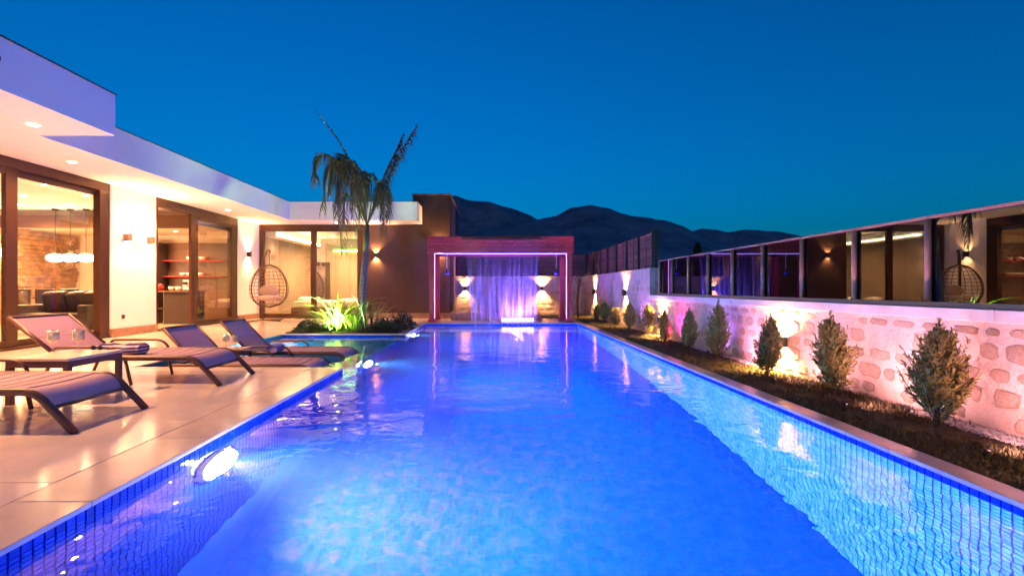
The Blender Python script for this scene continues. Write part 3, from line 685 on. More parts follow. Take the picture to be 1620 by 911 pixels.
fs = [(i*nn+k, i*nn+(k+1) % nn, (i+1)*nn+(k+1) % nn, (i+1)*nn+k) for i in range(12) for k in range(nn)] + [tuple(range(nn)), tuple(12*nn+k for k in range(nn))[::-1]]
tag(tw.add(vs, fs).build('towel', M['towel'], smooth=True, origin=(-4, 5, .3)), 'navy and white striped folded towel on the lounger behind the side table', 'towel')
sg = MB()
for s in (-1, 1): sg.sphere((-3.80 + .033*s, 4.5, .425), (.028, .008, .022), 10, 6); sg.tube([(-3.80 + .062*s, 4.5, .43), (-3.80 + .062*s, 4.61, .41)], .004, 5)
sg.tube([(-3.86, 4.5, .432), (-3.74, 4.5, .432)], .004, 5)
tag(sg.build('sunglasses', M['black'], smooth=True, origin=(-3.8, 4.5, .401)), 'dark sunglasses lying on the near side table beside the wine', 'sunglasses')
rt = MB(); vs = []
for i in range(9):
    y = 7.02 + .28*i/8; q = .85 + .15*sin(pi*i/8)
    for k in range(14):
        a = 2*pi*k/14; rr = .075*q*(1 + .06*sin(5*a)); vs.append((-3.30 + rr*cos(a)*1.3, y, SZ + .375 + rr*sin(a)*.9))
rt.add(vs, [(i*14+k, i*14+(k+1) % 14, (i+1)*14+(k+1) % 14, (i+1)*14+k) for i in range(8) for k in range(14)] + [tuple(range(14)), tuple(8*14+k for k in range(14))[::-1]])
M['ptowel'] = mat('violet_towel', (.22, .16, .42), .95, bump=.4, bscale=120)
tag(rt.build('towel', M['ptowel'], smooth=True, origin=(-3.3, 7.15, SZ + .3)), 'rolled violet towel on the farthest lounger', 'towel')

# ------------------------------------------------------------ egg chair
EC = Vector((-6.66, 14.0, 1.06))
t = thing('egg_chair', 'hanging rattan egg chair on a curved stand in front of the bedroom window', 'hanging chair', (-6.66, 14.0, 0))
ra = R(26); fw = Vector((sin(ra), -cos(ra), 0)); sdv = Vector((cos(ra), sin(ra), 0))
def egg(u, v):
    """u: angle round the vertical (0 = front), v: -1 bottom .. 1 top"""
    z = v * .64; rr = sqrt(max(0, 1 - v*v)) ** .95 * (1 - .16 * v)
    p = EC + sdv * (sin(u) * rr * .53) + fw * (cos(u) * rr * .46); return (p.x, p.y, p.z + z)
m = MB()
op = R(62)
for k in range(15):
    u = op + (2*pi - 2*op) * k / 14; m.tube([egg(u, -1 + 2*j/12) for j in range(13)], .009, 5)
for v in np.linspace(-.85, .85, 11): m.tube([egg(op + (2*pi - 2*op)*k/20, float(v)) for k in range(21)], .010, 5)
m.build('basket', M['rattan'], t, smooth=True)
rim = [egg(op, -1 + 2*j/16) for j in range(17)] + [egg(-op, 1 - 2*j/16) for j in range(17)]
MB().tube(rim, .021, 8).build('rim', M['rattan_d'], t, smooth=True)
m = MB(); c = EC + Vector((0, 0, -.36)) + fw*.0; m.sphere(c, (.36, .33, .09), 16, 8); c2 = EC + Vector((0, 0, -.16)) - fw*.3; m.sphere(c2, (.30, .07, .20), 16, 8)
m.build('cushion', M['cushion'], t, smooth=True)
sp = [(-7.02, 14.3, .05), (-7.06, 14.35, .5), (-7.08, 14.36, 1.1), (-7.02, 14.3, 1.6), (-6.90, 14.2, 1.95), (-6.76, 14.08, 2.12), (-6.66, 14.0, 2.13), (-6.62, 13.98, 2.06)]
MB().tube(sp, .03, 8).build('stand', M['rattan_d'], t, smooth=True)
MB().tube([(-6.64, 13.99, 2.07), (-6.66, 14.0, 1.69)], .008, 6).build('chain', M['black'], t)
m = MB()
for a in (-.9, .35, 1.7): m.tube([(-7.02, 14.3, .035), (-7.02 + .72*cos(a), 14.3 - .60*sin(a) - .05, .02)], .022, 6)
m.build('stand_feet', M['rattan_d'], t, smooth=True)

# ------------------------------------------------------------ planter and plants
pb = MB(); pb.box(SX - .02, PL - .2, SY1 + .162, 12.75, -.1, .02)
tag(pb.build('planting_bed', M['soil']), kind='structure')
def leafy_dome(name, c, rx, rz, n, m, label, cat, group, ls=.05, seed=0):
    rs = random.Random(seed); b = MB(); ry = rx
    t = thing(name, label, cat, c, group)
    for i in range(n):
        u = rs.uniform(0, 2*pi); v = math.acos(rs.uniform(-.1, 1)); rr = rs.uniform(.55, 1.04) * (1 + .12*sin(3*u + seed) + .1*sin(5*v))
        d = Vector((sin(v)*cos(u), sin(v)*sin(u), cos(v))); p = Vector(c) + Vector((d.x*rx*rr, d.y*ry*rr, max(.01, d.z*rz*rr)))
        d2 = (d + Vector((rs.gauss(0, .5), rs.gauss(0, .5), rs.gauss(.2, .5)))).normalized(); sdir = d2.cross(Vector((rs.gauss(0,1), rs.gauss(0,1), rs.gauss(0,1)))).normalized()
        l = ls * rs.uniform(.7, 1.5); w = l * .22
        b.add([p, p + d2*l*.5 + sdir*w, p + d2*l, p + d2*l*.5 - sdir*w], [(0, 1, 2, 3)])
    b.build('foliage', m, t)
    s = MB()
    for k in range(6):
        a = k; s.tube([(c[0], c[1], c[2]), (c[0] + rx*.6*cos(a), c[1] + ry*.6*sin(a), c[2] + rz*.7)], .008, 5, r2=.003)
    s.build('stems', M['bark'], t); return t
gp = 'low round shrubs around the planter'
leafy_dome('low_shrub', (-4.15, 10.62, .0), .34, .24, 1500, M['bush'], 'low brown-green shrub at the left end of the planter', 'shrub', gp, seed=1)
leafy_dome('low_shrub', (-3.72, 10.75, .0), .22, .20, 800, M['bush'], 'small low shrub beside the bright grassy leaves, left side', 'shrub', gp, seed=2)
leafy_dome('low_shrub', (-2.45, 10.65, .0), .34, .26, 1500, M['bush'], 'dark low shrub near the front right corner of the planter', 'shrub', gp, seed=3)
leafy_dome('low_shrub', (-2.22, 11.6, .0), .38, .36, 1700, M['bush'], 'blue lit round shrub at the right edge of the planter', 'shrub', gp, seed=4)
# flax: every leaf its own part
def flax_leaf(l, bend, w=.03, c=(0, 0, 0)):
    b = MB(); n = 8; vs = []
    for i in range(n + 1):
        s = i / n; x = bend * s * s * l; z = l * (s - .38 * bend * s**3); ww = w * (1 - s**3) * (.5 + s if s < .5 else 1) ; ww = max(ww, .0008)
        vs += [(x, -ww, z), (x - .008*(1 - s), 0, z - .004), (x, ww, z)]
    fs = []
    for i in range(n):
        a = i*3; fs += [(a, a+1, a+4, a+3), (a+1, a+2, a+5, a+4)]
    return b.add([(p[0] + c[0], p[1] + c[1], p[2] + c[2]) for p in vs], fs)
def flax(c, n, label, seed, lmin, lmax, spread=1.0, m=None):
    t = thing('flax_plant', label, 'plant', c, 'strap leaved plants at the palm')
    rs = random.Random(seed); protos = []
    for k in range(5):
        o = flax_leaf(1.0, .25 + .17*k*spread, .026, c).build('leaf', m or M['flax'], t, origin=c, smooth=True); protos.append(o)
    for i in range(n):
        o = protos[i] if i < 5 else dup(protos[rs.randrange(5)], t)
        a = rs.uniform(0, 2*pi); rr = rs.uniform(0, .26); l = rs.uniform(lmin, lmax)
        o.location = (rr*cos(a), rr*sin(a), 0); o.rotation_euler = (rs.uniform(-.12, .12), rs.uniform(0, .35), a + rs.uniform(-.3, .3)); o.scale = (l, l if l < .8 else .8, l)
    return t
flax((-3.55, 10.75, .0), 64, 'big bright green strap leaved plant lit from below at the palm', 3, .65, 1.2, 1.1)
flax((-3.12, 10.7, .0), 30, 'second green strap leaved plant, left of the palm trunk', 5, .5, 1.0, .8)
flax((-2.8, 10.85, .0), 16, 'thin upright strap leaved plant right of the palm trunk', 8, .6, 1.15, .35, mat('flax_leaf_dull', (.14, .13, .06), .5, noise=.4, nscale=4, rnd=.3))
t = thing('garden_spotlight', 'small green-white garden spotlight under the bright strap leaves', 'spotlight', (-3.6, 10.42, 0))
MB().tube([(-3.6, 10.42, .0), (-3.6, 10.42, .04), (-3.59, 10.46, .09)], [.012, .03, .035], 10).build('lamp_body', M['black'], t)
MB().lathe([(.028, 0), (.0005, .002)], (-3.588, 10.465, .094), 10).build('lens', emat('spot_green', (.6, 1, .35), 6), t)
light('lamp', 'SPOT', (-3.58, 10.34, .10), 130, (.62, 1.0, .26), t, size=.03, spot=150, blend=.8, aim=(.15, .5, 1))
# palm
t = thing('palm_tree', 'wind blown young palm tree with a thin trunk rising from the planter', 'palm tree', (-2.98, 10.75, 0))
tp = [(-2.98, 10.75, 0), (-2.99, 10.75, .5), (-2.97, 10.75, 1.0), (-2.93, 10.75, 1.5), (-2.90, 10.75, 1.85)]
trunk = MB(); pts = []; rr = []
for i in range(41):
    s = i/40*4; k = min(int(s), 3); f = s - k; pts.append(tuple(a + (b - a)*f for a, b in zip(tp[k], tp[k+1]))); rr.append((.095 - .035*i/40) * (1 + .07*(i % 2)))
trunk.tube(pts, rr, 12).build('trunk', M['palmtrunk'], t, smooth=True)
M['crownshaft'] = mat('crownshaft', (.11, .13, .05), .5, noise=.4, nscale=5)
MB().tube([(-2.90, 10.75, 1.84), (-2.88, 10.75, 2.1), (-2.86, 10.75, 2.5)], [.062, .07, .035], 12).build('crownshaft', M['crownshaft'], t, smooth=True)
def frond(base, ctrl, seed, ll=.55, dens=70, droop=.8, start=.2):
    dens = int(dens*1.7); rs = random.Random(seed); b = MB(); n = 14
    P_ = [Vector(base)] + [Vector(c) for c in ctrl]
    def bez(s):
        q = list(P_)
        while len(q) > 1: q = [q[i].lerp(q[i+1], s) for i in range(len(q)-1)]
        return q[0]
    b.tube([bez(i/n) for i in range(n+1)], .016, 5, r2=.003)
    for i in range(dens):
        s = start + (1 - start) * (i + rs.random()) / dens; p = bez(s); tg = (bez(min(1, s+.02)) - bez(s-.02)).normalized()
        side = tg.cross(Vector((0, 0, 1)));
        side = side.normalized() if side.length > .1 else Vector((1, 0, 0))
        sg = 1 if i % 2 else -1
        l = ll * (1 - .65*abs(s - .45)) * rs.uniform(.65, 1.1) * (1 if s < .9 else .55)
        d = (side*sg*rs.uniform(.25, .75) + tg*rs.uniform(.5, .8) + Vector((.08, 0, rs.uniform(-.2, .25)))).normalized(); w = .011
        q0 = p; q1 = p + d*l*.45 + Vector((0, 0, -droop*.12*l)); q2 = p + d*l*.7 + Vector((.02, 0, -droop*l*.75))
        nn = d.cross(Vector((rs.gauss(0, 1), rs.gauss(0, 1), rs.gauss(0, 1)))).normalized() * w
        b.add([q0 - nn*.4, q0 + nn*.4, q1 + nn, q1 - nn, q2], [(0, 1, 2, 3), (3, 2, 4)])
    o = b.build('frond', M['palm'], t, origin=base); return o
cb = (-2.87, 10.75, 2.42)
def PX(x, y, Y=10.75): return ((x - 778)/740*Y, Y, 1 - (y - 455)/740*Y)
def PY(x, y, dy): p = PX(x, y); return (p[0], p[1] + dy, p[2])
fr_ = [
 ([PY(568, 310, .1), PY(545, 228, .15), PY(512, 212, .2), PY(505, 330, .2)], .6, 120, 1.2),
 ([PY(570, 300, -.2), PY(540, 235, -.3), PY(503, 228, -.35), PY(508, 290, -.4)], .6, 110, 1.2),
 ([PY(575, 290, .2), PY(555, 220, .3), PY(530, 212, .35), PY(524, 345, .4)], .65, 120, 1.3),
 ([PY(580, 300, -.2), PY(572, 240, -.3), PY(545, 228, -.35), PY(540, 340, -.4)], .62, 120, 1.3),
 ([PY(588, 310, .3), PY(586, 245, .35), PY(566, 232, .4), PY(560, 360, .45)], .6, 110, 1.3),
 ([PY(598, 330, -.15), PY(602, 275, -.25), PY(618, 262, -.35), PY(612, 370, -.4)], .5, 90, 1.3),
 ([PY(598, 310, .15), PY(612, 262, .2), PY(636, 228, .2), PY(655, 194, .25)], .62, 120, .75),
 ([PY(594, 315, .0), PY(602, 268, .1), PY(622, 246, .15), PY(634, 208, .2)], .6, 110, .9),
 ([PY(572, 290, .0), PY(557, 250, .0), PY(532, 212, .0), PY(500, 176, .0)], .34, 80, .5),
 ([PY(582, 320, -.3), PY(578, 265, -.5), PY(572, 255, -.6), PY(572, 370, -.65)], .5, 90, 1.3),
 ([PY(590, 320, .4), PY(600, 275, .6), PY(600, 265, .7), PY(596, 360, .75)], .5, 90, 1.3),
 ([PY(574, 330, -.2), PY(556, 290, -.25), PY(544, 292, -.3), PY(550, 400, -.3)], .5, 80, 1.3),
 ([PY(566, 270, .1), PY(548, 215, .1), PY(526, 232, .1), PY(518, 300, .1)], .6, 110, 1.3)]
for i, (c, ll, dn, dr) in enumerate(fr_): frond(cb, c, i, ll, dn, dr)

# ------------------------------------------------------------ pergola with waterfall
PY0 = 13.56; XL, XR = -1.74, 2.25
t = thing('pergola', 'red-brown wooden pergola at the far end of the pool with violet light strips', 'pergola', (.25, 14.2, 0))
for x in (XL, XR):
    for y in (PY0, PY0 + 1.3):
        p = box('post', M['wood'], x - .075, x + .075, y, y + .15, 0.1, 2.0, t, bevel=.006)
        box('post_foot', M['wood'], x - .11, x + .11, y - .03, y + .18, .001, .10, p, bevel=.006)
for k in range(4):
    z = 2.0 + k*.115; e = .03 * (k == 3)
    box('fascia_board', M['woodh'], XL - .09 - e, XR + .09 + e, PY0 - .055 - e + .012*(k % 2), PY0 - .02, z + .006, z + .104, t, bevel=.004)
    box('fascia_board', M['woodh'], XL - .09 - e, XR + .09 + e, PY0 + 1.47, PY0 + 1.505 + e, z + .006, z + .104, t, bevel=.004)
    for x in (XL - .12, XR + .085): box('fascia_board', M['woodh'], x, x + .035, PY0 - .018, PY0 + 1.468, z + .006, z + .104, t, bevel=.004)
box('roof_panel', M['wood'], XL - .12, XR + .12, PY0 - .06, PY0 + 1.51, 2.462, 2.49, t)
for k in range(9):
    x = XL + .2 + k*(XR - XL - .4)/8; box('rafter', M['wood'], x - .03, x + .03, PY0 - .018, PY0 + 1.466, 2.3, 2.45, t)
b = MB(); b.box(XL + .08, XR - .08, PY0 - .03, PY0 - .012, 1.98, 1.994)
b.build('light_strip', M['led_blue'], t)
for x in (XL + .077, XR - .089): box('light_strip', M['led_pink'], x, x + .012, PY0 + .004, PY0 + .018, .12, 1.97, t)
# falling water sheet
def sheet_mat():
    m = bpy.data.materials.new('falling_water'); m.use_nodes = True; N, L = m.node_tree.nodes, m.node_tree.links
    p = N['Principled BSDF']; p.inputs['Base Color'].default_value = (.85, .87, .95, 1); p.inputs['Roughness'].default_value = .25; p.inputs['Transmission Weight'].default_value = 0
    tr = N.new('ShaderNodeBsdfTransparent'); tl = N.new('ShaderNodeBsdfTranslucent'); tl.inputs[0].default_value = (.85, .86, .95, 1)
    m1 = N.new('ShaderNodeMixShader'); m1.inputs[0].default_value = .5; L.new(p.outputs[0], m1.inputs[1]); L.new(tl.outputs[0], m1.inputs[2])
    tc = N.new('ShaderNodeTexCoord'); mp = N.new('ShaderNodeMapping'); mp.inputs['Scale'].default_value = (9, 1, .45); L.new(tc.outputs['Object'], mp.inputs[0])
    nz = N.new('ShaderNodeTexNoise'); nz.inputs['Scale'].default_value = 1.6; nz.inputs['Detail'].default_value = 5; L.new(mp.outputs[0], nz.inputs['Vector'])
    mr = N.new('ShaderNodeMapRange'); mr.inputs[1].default_value = .38; mr.inputs[2].default_value = .72; mr.inputs[3].default_value = .05; mr.inputs[4].default_value = .36; L.new(nz.outputs[0], mr.inputs[0])
    sx = N.new('ShaderNodeSeparateXYZ'); L.new(tc.outputs['Object'], sx.inputs[0]); gz = N.new('ShaderNodeMapRange'); gz.inputs[1].default_value = 2.3; gz.inputs[2].default_value = .2; gz.inputs[3].default_value = .16; gz.inputs[4].default_value = 1.5; L.new(sx.outputs[2], gz.inputs[0])
    mm = N.new('ShaderNodeMath'); mm.operation = 'MULTIPLY'; L.new(mr.outputs[0], mm.inputs[0]); L.new(gz.outputs[0], mm.inputs[1])
    m2 = N.new('ShaderNodeMixShader'); L.new(mm.outputs[0], m2.inputs[0]); L.new(tr.outputs[0], m2.inputs[1]); L.new(m1.outputs[0], m2.inputs[2])
    L.new(m2.outputs[0], N['Material Output'].inputs[0]); return m
M['fall'] = sheet_mat()
FY = PY0 - .12; xt0, xt1, xb0, xb1 = (733-778)/740*FY, (853-778)/740*FY, (748-778)/740*FY, (846-778)/740*FY
m = MB(); vs = []; nx, nz_ = 60, 20
for j in range(nz_ + 1):
    s = j / nz_; z = 2.42*(1 - s) + ZW*s; a = xt0 + (xb0 - xt0)*s**.6; b_ = xt1 + (xb1 - xt1)*s**.6
    for i in range(nx + 1):
        u = i/nx; vs.append((a + (b_ - a)*u, FY + .10*(1 - (1 - s)**2) * -.6 + .012*sin(u*60 + 2*sin(u*17)) + .03*sin(u*13 + s*2)*s, z))
m.add(vs, [(j*(nx+1)+i, j*(nx+1)+i+1, (j+1)*(nx+1)+i+1, (j+1)*(nx+1)+i) for j in range(nz_) for i in range(nx)])
t = thing('waterfall', 'thin sheet of falling water from the pergola into the pool', 'waterfall', (.2, FY, 0))
m.build('water_sheet', M['fall'], t, smooth=True)
for (a0, a1) in ((xt0, xb0), (xt1, xb1)): MB().tube([(a0 + (a1 - a0)*(k/10)**.6, FY - .06*(1 - (1 - k/10)**2), 2.42*(1 - k/10) + ZW*k/10) for k in range(11)], .018, 6, r2=.03).build('edge_stream', M['fall'], t, smooth=True)
box('spout', M['frame'], xt0 - .05, xt1 + .05, PY0 - .13, PY0 - .09, 2.40, 2.455, t)
# bench-like wall behind, light bar
t = thing('low_wall', 'low red-lit wall under the pergola behind the falling water', 'wall', (0, 14.6, 0))
box('wall_body', M['plinth'], -1.28, .30, 14.5, 14.85, .001, .24, t, bevel=.006)
box('wall_body', M['plinth'], .302, 1.55, 14.5, 14.85, .001, .16, t, bevel=.006)
t = thing('light_bar', 'bright white-pink light bar on the far pool edge under the waterfall', 'light', (.7, 13.7, 0))
box('housing', M['white_pl'], .28, 1.22, 13.62, 13.72, .001, .03, t); box('diffuser', M['led_white'], .29, 1.21, 13.615, 13.715, .031, .12, t)
light('lamp', 'AREA', (.75, 13.68, .15), 60, (.15, .06, 1.0), t, aim=(-.1, -.1, 1)); bpy.data.objects['lamp'] if 0 else None
for (x, lab) in (((707-778)/740*13.7, 'blue glass ball pendant at the left of the pergola'), ((880-778)/740*13.7, 'blue glass ball pendant at the right of the pergola')):
    t = thing('pendant_ball', lab, 'pendant', (x, 13.7, 1.45), 'glass ball pendants under the pergola')
    MB().tube([(x, 13.7, 1.5), (x, 13.7, 2.3)], .006, 5).build('cord', M['white_pl'], t); MB().sphere((x, 13.7, 1.44), .065, 14, 10).build('ball', M['blueball'], t, smooth=True)
    MB().lathe([(.03, .0), (.02, .05), (.001, .06)], (x, 13.7, 1.5), 10).build('holder', M['black'], t)
t = thing('shower', 'thin outdoor shower column beside the dark end block', 'shower', (-1.2, 15.2, 0))
MB().tube([(-1.2, 15.2, .001), (-1.2, 15.2, 2.05), (-1.16, 15.15, 2.12), (-1.05, 15.05, 2.12)], .025, 8).build('column', M['post'], t, smooth=True)
MB().lathe([(.09, 0), (.09, .015), (.01, .03)], (-1.04, 15.04, 2.09), 14).build('shower_head', M['white_pl'], t)

# ------------------------------------------------------------ garden walls of rubble stone
def stone_mesh(seed):
    rs = random.Random(seed); n = rs.choice((8, 9, 10, 11)); pts = []
    for k in range(n):
        a = 2*pi*(k + rs.uniform(-.3, .3))/n; q = .5 / max(abs(cos(a)), abs(sin(a))); q = min(q, .60) * rs.uniform(.74, 1.0); pts.append((q*cos(a), q*sin(a)))
    vs = [(x, 0, z) for x, z in pts] + [(x*.98, -.6, z*.98) for x, z in pts] + [(x*.80 + rs.uniform(-.03, .03), -1 + rs.uniform(-.15, .15), z*.80) for x, z in pts]
    fs = []
    for r in range(2):
        for k in range(n): fs.append((r*n+k, r*n+(k+1) % n, (r+1)*n+(k+1) % n, (r+1)*n+k))
    vs.append((0, -1.1, 0)); c = len(vs) - 1
    for k in range(n): fs.append((2*n+k, 2*n+(k+1) % n, c))
    me = bpy.data.meshes.new('stone'); me.from_pydata(vs, [], fs); me.materials.append(M['stone']); me.update(); return me
STM = [stone_mesh(i) for i in range(22)]
def stones(parent, axis, fixed, a0, a1, z0, z1, sz, seed):
    """axis 'y': wall face plane x=fixed looking to -x; axis 'x': plane y=fixed looking to -y"""
    rs = random.Random(seed); z = z0 + .02; off = wloc(parent)
    while z < z1 - .05:
        hh = min(sz * rs.uniform(.75, 1.25), z1 - z - .015); a = a0 + rs.uniform(0, .1)
        while a < a1 - .06:
            w = min(sz * rs.uniform(.8, 1.9), a1 - a)
            if rs.random() < .86 and w > .07:
                o = bpy.data.objects.new('stone', STM[rs.randrange(len(STM))]); COL.objects.link(o); o.parent = parent
                c = a + w/2; k = rs.uniform(.72, .98)
                if axis == 'y': o.location = Vector((fixed + .002, c, z + hh/2)) - off; o.rotation_euler = (0, rs.choice((0, pi)) if 0 else 0, -pi/2)
                else: o.location = Vector((c, fixed + .002, z + hh/2)) - off
                o.scale = (w*k, rs.uniform(.005, .010), hh*k*rs.uniform(.85, 1.05))
            a += w
        z += hh
LW = thing('stone_wall', 'low rubble stone wall carrying the glass screen, lit pink', 'wall', (3.7, 6, 0))
box('wall_core', M['mortar'], 3.5, 3.95, -1.5, 10.36, -.12, .758, LW)
stones(LW, 'y', 3.5, 1.9, 10.3, 0, .75, .16, 1)
for k in range(10):
    y0 = -1.5 + k*1.18; box('cap_stone', M['cap'], 3.455, 3.99, y0 + .002, min(y0 + 1.178, 10.358), .76, .85, LW, bevel=.006, origin=(3.7, y0 + .6, .8))
TW = thing('stone_wall', 'tall rubble stone wall beyond the glass screen with slatted fence on top', 'wall', (3.7, 14, 0))
box('wall_core', M['mortar'], 3.5, 3.95, 10.362, 17.95, -.12, 1.44, TW)
stones(TW, 'y', 3.5, 10.4, 17.4, 0, 1.43, .19, 2); stones(TW, 'x', 10.362, 3.52, 3.94, .86, 1.43, .15, 3)
BW = thing('stone_wall', 'rubble stone back wall seen behind the pergola', 'wall', (1, 17.7, 0))
box('wall_core', M['mortar'], -1.378, 3.498, 17.5, 17.95, -.12, 1.44, BW)
stones(BW, 'x', 17.5, -1.3, 3.45, 0, 1.43, .19, 4)
# slatted fences
def fence(label, p0, p1, z0, z1, n, posts, loc):
    M.setdefault('fence', mat('fence_board', (.20, .065, .04), .6, noise=.4, nscale=5, nstretch=(.3, .3, 14), rnd=.2)); t = thing('slatted_fence', label, 'fence', loc, 'dark slatted fences on the stone walls'); p0, p1 = Vector((*p0, 0)), Vector((*p1, 0)); d = (p1 - p0).normalized(); u = Vector((-d.y, d.x, 0)); L_ = (p1 - p0).length
    hh = (z1 - z0) / n
    for k in range(n): MB().obox((p0 + p1)/2 + Vector((0, 0, z0 + hh*(k + .5))), d*(L_/2), u*.011, (0, 0, hh*.35)).build('slat', M['fence'], t, origin=tuple((p0 + p1)/2 + Vector((0, 0, z0 + hh*(k + .5)))))
    for k in range(posts):
        c = p0 + d*(L_*k/(posts-1)); MB().obox(c + u*.04 + Vector((0, 0, (z0 + z1)/2 + .01)), d*.028, u*.027, (0, 0, (z1 - z0)/2 + .01)).build('post', M['black'], t)
    return t
fence('reddish slatted wooden fence on the tall wall to the right', (3.62, 10.40), (3.62, 17.5), 1.442, 2.25, 11, 8, (3.62, 14, 1.44))
MB().box(3.58, 3.68, 10.33, 10.395, 1.442, 2.28).build('end_post', M['black'], [o for o in COL.objects if o.name == 'slatted_fence'][0])
for i in range(7):                                                         # battens on the pool side
    y = 10.9 + i*.95; box('batten', M['fence'], 3.585, 3.606, y, y + .05, 1.442, 2.25, bpy.data.objects['slatted_fence'])
fence('dark slatted wooden fence along the back wall behind the pergola', (3.55, 17.65), (-1.36, 17.65), 1.442, 2.25, 11, 6, (1, 17.65, 1.44))

# ------------------------------------------------------------ glass screen
GS = thing('glass_screen', 'dark tinted glass screen with posts on the low stone wall mirroring the villa', 'glass screen', (3.65, 6, .85))
box('top_rail', M['post'], 3.625, 3.675, -1.5, 10.15, 1.575, 1.60, GS, bevel=.004)
box('bottom_rail', M['cap'], 3.615, 3.685, -1.5, 10.15, .851, .885, GS, bevel=.004)
ys = [3.89 + .791*k for k in range(-5, 8)] + [10.12]
for i, y in enumerate(ys):
    p = MB().tube([(3.628, y, .886), (3.628, y, 1.565)], .024, 12).build('post', M['post'], GS, smooth=True, origin=(3.628, y, .886))
    if i: box('pane', M['dglass'], 3.648, 3.656, ys[i-1] + .012, y - .012, .886, 1.574, GS)
    if i: box('stile', M['frame'], 3.64, 3.664, y - .011, y + .011, .886, 1.574, GS)

# ------------------------------------------------------------ lawn strip, pebbles, conifers
lb = MB()
def lawnz(x, y): return -.03 + .02*sin(x*7 + y*1.3)*.5
nx, ny = 8, 60; vs = []
for j in range(ny + 1):
    for i in range(nx + 1):
        x = 2.64 + .85*i/nx; y = -1 + 18.5*j/ny; vs.append((x, y, lawnz(x, y) + .02))
lb.add(vs, [(j*(nx+1)+i, j*(nx+1)+i+1, (j+1)*(nx+1)+i+1, (j+1)*(nx+1)+i) for j in range(ny) for i in range(nx)])
lb.box(-1.3, 2.638, 15.462, 17.48, -.1, -.02)
tag(lb.build('lawn', M['lawnbase']), kind='structure')
gv = []; gf = []
def blade(x, y, z, l):
    a = random.uniform(0, 2*pi); b_ = random.uniform(.1, .8)*l; w = .0035 + .002*random.random(); k = len(gv)
    dx, dy = cos(a), sin(a)
    gv.extend([(x - dy*w, y + dx*w, z), (x + dy*w, y - dx*w, z), (x + dx*b_*.35 + dy*w*.7, y + dy*b_*.35 - dx*w*.7, z + l*.6), (x + dx*b_*.35 - dy*w*.7, y + dy*b_*.35 + dx*w*.7, z + l*.6), (x + dx*b_, y + dy*b_, z + l*(.95 if b_ < l*.5 else .75))])
    gf.extend([(k, k+1, k+2, k+3), (k+3, k+2, k+4)])
for i in range(52000):
    y = 1.6 + 16 * random.random()**1.9; x = random.uniform(2.645, 3.46)
    if x > 3.3 and y < 3.9 and random.random() < .8: continue
    cl = sin(x*9 + 3*sin(y*2.1)) + sin(y*5.3 + 2*sin(x*4)) + sin(y*13 + x*6)*.6
    if cl < -1.0 and random.random() < .75: continue
    blade(x, y, -.02, random.uniform(.022, .055) * (1 + .25*cl) * (1.6 if random.random() < .05 else 1))
for i in range(9000): blade(random.uniform(-1.2, 2.6), random.uniform(15.5, 17.45), -.025, random.uniform(.03, .08))
g_ = MB(); g_.v = gv; g_.f = gf; tag(g_.build('grass', M['grass']), kind='stuff')
pv = MB()
def pebble(x, y, z, r):
    vs = []; 
    for (dx, dy, dz) in ((1,0,0),(-1,0,0),(0,1,0),(0,-1,0),(0,0,1),(0,0,-1)):
        q = r*random.uniform(.7, 1.2); vs.append((x + dx*q, y + dy*q, z + dz*q*.7))
    pv.add(vs, [(0,2,4),(2,1,4),(1,3,4),(3,0,4),(2,0,5),(1,2,5),(3,1,5),(0,3,5)])
for i in range(2600): pebble(3.33 + .17*random.random()**.7, random.uniform(2.3, 3.75), -.005 + random.uniform(0, .02), random.uniform(.008, .017))
for i in range(900): pebble(3.36 + .13*random.random(), random.uniform(5.7, 8.2), 0 + random.uniform(0, .015), random.uniform(.01, .018))
tag(pv.build('pebbles', M['pebble']), kind='stuff')
